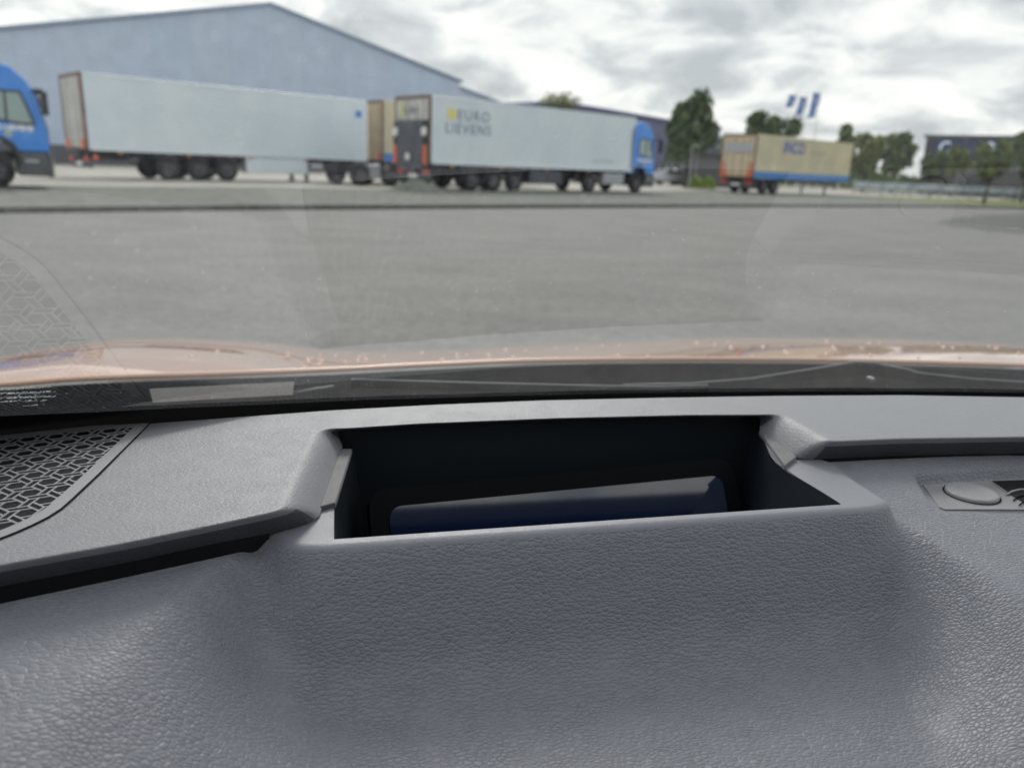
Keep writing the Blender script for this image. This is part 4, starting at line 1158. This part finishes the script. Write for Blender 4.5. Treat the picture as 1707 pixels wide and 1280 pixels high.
NR = len(vv); cols = 210 + 148 + 210
G = np.zeros((NR, cols, 2))
for j, v in enumerate(vv):
    a, b = float(OPL(v)), float(OPR(v))
    tL = np.linspace(0, 1, 210) ** .8
    uL = -.36 + (a + .36) * tL
    uM = a + (b - a) * colsM[1:-1]
    uR = b + (.68 - b) * np.linspace(0, 1, 210) ** 1.25
    G[j, :, 0] = np.concatenate([uL, uM, uR]); G[j, :, 1] = v
Z = z_dash(G[:, :, 0], G[:, :, 1])
verts = np.concatenate([G.reshape(-1, 2), Z.reshape(-1, 1) + HZ], 1)
jl = int(np.argmin(abs(vv - VL)))
fs = []
for j in range(NR - 1):
    for i in range(cols - 1):
        if j >= jl and 209 <= i < 210 + 148: continue
        fs.append((j * cols + i, j * cols + i + 1, (j + 1) * cols + i + 1, (j + 1) * cols + i))
ld = MB(); ld.v = [tuple(map(float, p)) for p in verts]; ld.f = fs
dash = ld.build('dashboard', 'leather', car, smooth=True, fix=False)
dash.data.materials.append(M['grain'])           # smooth-moulded rim round the display opening
mi = []
for q in fs:
    cu_, cv_ = verts[list(q)][:, 0].mean(), verts[list(q)][:, 1].mean(); cz_ = verts[list(q)][:, 2].mean() - HZ
    mi.append(1 if (-.05 < cu_ < .345 and cz_ > -.1895 and cv_ > .352) else 0)
dash.data.polygons.foreach_set('material_index', mi)

# ---- display recess
zt = -.1865
def wall_strip(pts_top, pts_bot, m, name):
    vs = []
    for a, b in zip(pts_top, pts_bot): vs += [cp(*a), cp(*b)]
    return MB().add(vs, [(2 * i, 2 * i + 1, 2 * i + 3, 2 * i + 2) for i in range(len(pts_top) - 1)]).build(name, m, car, smooth=True, fix=False)
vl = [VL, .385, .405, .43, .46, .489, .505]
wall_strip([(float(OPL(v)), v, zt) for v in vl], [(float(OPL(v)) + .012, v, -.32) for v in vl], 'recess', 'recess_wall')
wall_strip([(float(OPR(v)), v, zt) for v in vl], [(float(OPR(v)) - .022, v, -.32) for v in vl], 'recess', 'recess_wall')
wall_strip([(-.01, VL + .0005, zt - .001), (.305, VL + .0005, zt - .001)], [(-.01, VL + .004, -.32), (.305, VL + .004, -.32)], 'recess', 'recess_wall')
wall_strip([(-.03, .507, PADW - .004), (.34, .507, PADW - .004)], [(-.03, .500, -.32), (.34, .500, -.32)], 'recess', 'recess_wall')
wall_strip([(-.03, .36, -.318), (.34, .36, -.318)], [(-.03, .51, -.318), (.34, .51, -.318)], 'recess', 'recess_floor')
def slab(poly, z, th, m, name, bevel=.0008):
    return MB().prism([tuple(p) for p in poly], HZ + z - th, HZ + z, 'z').build(name, m, car, bevel=bevel)
slab([(.0034, .4902), (.0112, .4892), (-.0004, .4053), (-.0093, .401)], -.1838, .004, 'trim', 'trim_strip')
slab([(.3120, .4916), (.3204, .4907), (.3085, .4363), (.2908, .4225)], -.1838, .004, 'trim', 'trim_strip')
# instrument display
sa, sb = car_z(648, 845, -.2105), car_z(1202, 792, -.2085)
xdir = Vector((sb - sa)); xdir.normalize()
tilt = R(60.2)
fwd = Vector((0, 0, 1)).cross(xdir); fwd.normalize()
down = (-fwd * math.cos(tilt) - Vector((0, 0, 1)) * math.sin(tilt))
scr_w = (Vector(sb) - Vector(sa)).length; scr_h = .085
def rrect(w, h, r_, n=6):
    pts = []
    for cx, cy, a0 in ((w - r_, -r_, 90), (r_, -r_, 180), (r_, -h + r_, 270), (w - r_, -h + r_, 360)):
        pass
    for cx, cy, a0 in ((w - r_, -r_, 0), (r_, -r_, 90), (r_, -h + r_, 180), (w - r_, -h + r_, 270)):
        for k in range(n + 1):
            a = R(a0 + 90 * k / n); pts.append((cx + r_ * math.cos(a), cy + r_ * math.sin(a)))
    return pts
dm = frame(cp(*sa), xdir, -down)
bz = MB().prism([(x - .012, y + .012) for x, y in rrect(scr_w + .024, scr_h + .024, .012)], -.02, -.0006, 'z').build('instrument_display', 'dark_plastic', car)
bz.matrix_local = dm
MB().prism(rrect(scr_w, scr_h, .008), -.0005, .0006, 'z').build('display_screen', 'screen', bz)

# ---- air vent on the right
zr1 = lambda u, v: -.1895 + .17 * (v - .42) - .0075 * max(-.05, (v - .368) / .04) + .0004
pl = [car_hit(x, y, zr1, -.195) for x, y in [(1540, 803), (1600, 801), (1660, 799), (1720, 796), (1800, 793), (1900, 792), (1930, 850), (1800, 850), (1720, 850), (1640, 850), (1575, 850), (1566, 846), (1550, 824), (1536, 806)]]
vent = MB().add([cp(p[0], p[1], p[2] + .0006) for p in pl] + [cp(p[0], p[1], p[2] - .002) for p in pl], [tuple(range(len(pl)))] + [(i, (i + 1) % len(pl), len(pl) + (i + 1) % len(pl), len(pl) + i) for i in range(len(pl))]).build('air_vent', 'grille', car)
def px_ellipse(cx, cy, a, b, rot, n=40, scale=1.0):
    res = []
    for k in range(n):
        t = 2 * math.pi * k / n
        x, y = a * scale * math.cos(t), b * scale * math.sin(t)
        res.append((cx + x * math.cos(rot) - y * math.sin(rot), cy + x * math.sin(rot) + y * math.cos(rot)))
    return res
ring_px = px_ellipse(1620, 826, 50.5, 14.5, R(12))
rp = [car_hit(x, y, zr1, -.195) for x, y in ring_px]
MB().add([cp(p[0], p[1], p[2] + .0009) for p in rp], [tuple(range(len(rp)))]).build('button_gap', 'gap', vent, fix=False)
cen = np.mean(rp, axis=0)
vs, fs = [], []
lev = [(.93, .0008), (.93, .0022), (.88, .0032), (.75, .0030), (.4, .0024)]
for sc_, hh in lev:
    for p in rp:
        q = cen + (p - cen) * sc_; vs.append(cp(q[0], q[1], q[2] + hh))
nn_ = len(rp)
for j in range(len(lev) - 1):
    fs += [(j * nn_ + k, j * nn_ + (k + 1) % nn_, (j + 1) * nn_ + (k + 1) % nn_, (j + 1) * nn_ + k) for k in range(nn_)]
fs.append(tuple(range((len(lev) - 1) * nn_, len(lev) * nn_)))
MB().add(vs, fs).build('vent_button', 'button', vent, smooth=True)
sl_px = [(1650, 803), (1800, 798), (1900, 797), (1930, 842), (1760, 845), (1712, 843), (1681, 825)]
sp_ = [car_hit(x, y, zr1, -.195) for x, y in sl_px]
vo_ = MB(); m_ = len(sp_)
vo_.add([cp(p[0], p[1], p[2] + .0009) for p in sp_], [tuple(range(m_))])
vo_.build('vent_dark_sheet', 'gap', vent, fix=False)  # flat black sheet: the dark of the vent recess put into its colour
for dy in (0, 9, 17):
    arc = [car_hit(x, y + dy, zr1, -.195) for x, y in [(1678 + dy * 1.2, 828), (1686 + dy * 1.2, 822), (1700 + dy * 1.2, 819), (1740, 818), (1800, 817)]]
    MB().tube([cp(p[0], p[1], p[2] + .0014) for p in arc], .0007 if dy == 0 else .0005, 6).build('vent_fin', 'grille' if dy == 0 else 'dark_plastic', vent, smooth=True)
rim_ = MB().tube([cp(p[0], p[1], p[2] + .0008) for p in (sp_[-1], sp_[0], sp_[1], sp_[2])], .0006, 6)
rim_.build('vent_rim', 'grille', vent, smooth=True)

# ---- cowl, wiper, hood outside the glass
he_px = [(-700, 660), (-400, 653), (-150, 646), (0, 640), (120, 631), (250, 625.5), (400, 621), (560, 615), (720, 607), (900, 600), (1100, 597.5), (1300, 598), (1500, 602), (1707, 608), (1900, 616), (2200, 632)]
ZE = -.25
he = [car_z(x, y, ZE) for x, y in he_px]
hu = np.array([p[0] for p in he]); hv = np.array([p[1] for p in he])
HVF = pchip(hu, hv)
sil = [(-.75, -.40), (-.60, -.345), (-.4637, -.3042), (-.4155, -.2873), (-.343, -.2706), (-.2617, -.2635), (-.1101, -.2709), (.0054, -.2858), (.1365, -.2877), (.3661, -.2799), (.661, -.2731), (.9011, -.2769), (1.3056, -.3019), (1.6, -.34)]
SILF = pchip([a for a, b in sil], [b for a, b in sil])
uu = np.linspace(-.55, 1.55, 150); tt = np.linspace(0, 2.6, 80) ** 1.0
vs = []
for t in tt:
    for u in uu:
        ve = float(HVF(u)); vsil = ve + .48
        ratio = float(SILF(u * 1.2 / vsil)) / 1.2      # along the line of sight
        zs = ratio * vsil
        dl_ = zs - ZE; sl2 = ratio * .48
        b_ = sl2 - dl_; a_ = dl_ - b_
        w = ZE + a_ * t + b_ * t * t
        vs.append(cp(u, ve + .48 * t, w))
nu = len(uu)
fs = [(j * nu + i, j * nu + i + 1, (j + 1) * nu + i + 1, (j + 1) * nu + i) for j in range(len(tt) - 1) for i in range(nu - 1)]
hood = MB().add(vs, fs).build('hood', 'copper', car, smooth=True, fix=False)
# rolled rear edge of the hood
ed = MB().tube([cp(u, float(HVF(u)) + .002, ZE - .0012) for u in uu], .0034, 8)
ed.build('hood_edge', 'copper_edge_highlight', hood, smooth=True)
# droplets lying on the paint
drops = MB()
def hood_w(u, t):
    ve = float(HVF(u)); vsil = ve + .48; ratio = float(SILF(u * 1.2 / vsil)) / 1.2; zs = ratio * vsil
    dl_ = zs - ZE; b_ = ratio * .48 - dl_; a_ = dl_ - b_
    return ve + .48 * t, ZE + a_ * t + b_ * t * t
for k in range(70):
    u = rng.uniform(-.05, 1.3) if k > 4 else rng.uniform(-.3, .1); t = rng.uniform(.02, .55)
    v, w = hood_w(u, t); r_ = rng.uniform(.0018, .0042)
    vs = []
    for el in (0, .5, 1.0, 1.4):
        for q in range(8):
            a = q * math.pi / 4
            vs.append(cp(u + r_ * math.cos(el) * math.cos(a), v + r_ * math.cos(el) * math.sin(a), w + r_ * .75 * math.sin(el)))
    drops.add(vs, [(e_ * 8 + q, e_ * 8 + (q + 1) % 8, (e_ + 1) * 8 + (q + 1) % 8, (e_ + 1) * 8 + q) for e_ in range(3) for q in range(8)] + [tuple(range(24, 32))])
dr = drops.build('water_droplets', 'water', hood, smooth=True); dr['kind'] = 'stuff'
# black cowl panel
vs = []; uu2 = np.linspace(-.5, 1.45, 60)
for u in uu2:
    v0 = glass_v(u, -.205) if -.45 < u < .9 else .2
    v0 = max(v0, .12) + .004; v1 = float(HVF(u)) - .004
    for t in np.linspace(0, 1, 8):
        vs.append(cp(u, v0 + (v1 - v0) * t, -.212 + (-.256 + .212) * t - .006 * math.sin(math.pi * t)))
fs = [(i * 8 + j, (i + 1) * 8 + j, (i + 1) * 8 + j + 1, i * 8 + j + 1) for i in range(len(uu2) - 1) for j in range(7)]
MB().add(vs, fs).build('cowl_panel', 'cowl', car, smooth=True, fix=False)
stk_ = MB(); vs = []
for t in np.linspace(0, 1, 9):
    a, b = car_z(249 + (491 - 249) * t, 648 - 12 * t, -.2035), car_z(255 + (488 - 255) * t, 671 - 13 * t, -.2045)
    vs += [cp(*a), cp(*b)]
stk_.add(vs, [(2 * i, 2 * i + 1, 2 * i + 3, 2 * i + 2) for i in range(8)]).build('sticker', 'sticker', car, fix=False)
# wiper: flat blade lying on the cowl, arm with hinge hump
def wp_(px, py, w=-.208): return car_z(px, py, w)
bl_px = [(585, 632.5), (700, 636), (850, 640), (1000, 643.5), (1100, 644.5), (1180, 642)]
bl = [wp_(*p) for p in bl_px]
wip = MB().tube([cp(p[0], p[1], p[2] - .004) for p in bl], [.0045] * len(bl), 8).build('wiper_blade', 'wiper', car, smooth=True)
MB().tube([cp(*p) for p in bl], .0012, 6).build('rubber_edge', 'wiper_edge', wip, smooth=True)
MB().tube([cp(*wp_(x, y)) for x, y in [(490, 655), (530, 648), (556, 644)]], .0016, 6).build('washer_hose', 'wiper_edge', wip, smooth=True)
ar_px = [(1040, 642), (1150, 640), (1250, 632), (1340, 618), (1425, 604), (1460, 606), (1515, 617), (1530, 622), (1620, 632), (1760, 641)]
top_ = [wp_(*p) for p in ar_px]
arm = MB(); vs = []
for i, p in enumerate(top_):
    hgt = [.002, .004, .008, .012, .016, .015, .012, .010, .007, .004][i]
    vs += [cp(p[0], p[1] - .003, p[2] - hgt), cp(p[0], p[1] - .002, p[2] - .0008), cp(p[0], p[1], p[2]), cp(p[0], p[1] + .010, p[2] - .003), cp(p[0], p[1] + .012, p[2] - hgt)]
fs = [(i * 5 + k, i * 5 + k + 1, (i + 1) * 5 + k + 1, (i + 1) * 5 + k) for i in range(len(top_) - 1) for k in range(4)]
am_ = arm.add(vs, fs).build('wiper_arm', 'wiper', car, fix=False)
MB().tube([cp(p[0], p[1], p[2] + .0004) for p in top_], .0012, 6).build('arm_edge', 'wiper_edge', am_, smooth=True)
nz_ = wp_(1452, 632)
MB().lathe([(0, -.006), (.0025, -.005), (.003, 0), (.0025, .005), (0, .006)], n=14).build('washer_nozzle', 'wiper_edge', am_, loc=cp(*nz_))

# ---- unseen cabin shell added to shade the dashboard (roof lining, door tops, rear wall)
MB().prism([(-2.6, HZ + .30), (-.6, HZ + .29), (-.13, HZ + .158), (-.12, HZ + .185), (-.6, HZ + .34), (-2.6, HZ + .35)], -.42, 1.42, 'x').build('unseen_roof_lining', 'lining', car)
MB().box(-.46, -.40, -2.6, .30, HZ - .9, HZ - .16).build('unseen_door_panel', 'lining', car)
MB().box(1.40, 1.46, -2.6, .30, HZ - .9, HZ - .16).build('unseen_door_panel', 'lining', car)
MB().box(-.42, 1.42, -2.65, -2.6, HZ - .9, HZ + .30).build('unseen_rear_panel', 'lining', car)
MB().box(-.42, 1.42, -2.6, .4, HZ - .95, HZ - .9).build('cabin_floor', 'lining', car)
for u in (-.1, .92):
    MB().box(u - .26, u + .26, -.62, -.45, HZ - .55, HZ + .1).build('seat_back', 'lining', car, bevel=.05, seg=3)
    MB().box(u - .13, u + .13, -.62, -.50, HZ + .1, HZ + .27).build('headrest', 'lining', car, bevel=.04, seg=3)
for sgn, u in ((-1, -.44), (1, 1.42)):
    MB().tube([cp(u, .42, -.17), cp(u + .02 * sgn * -1, .1, .02), cp(u, -.18, .17)], .035, 8).build('roof_pillar', 'lining', car, smooth=True)
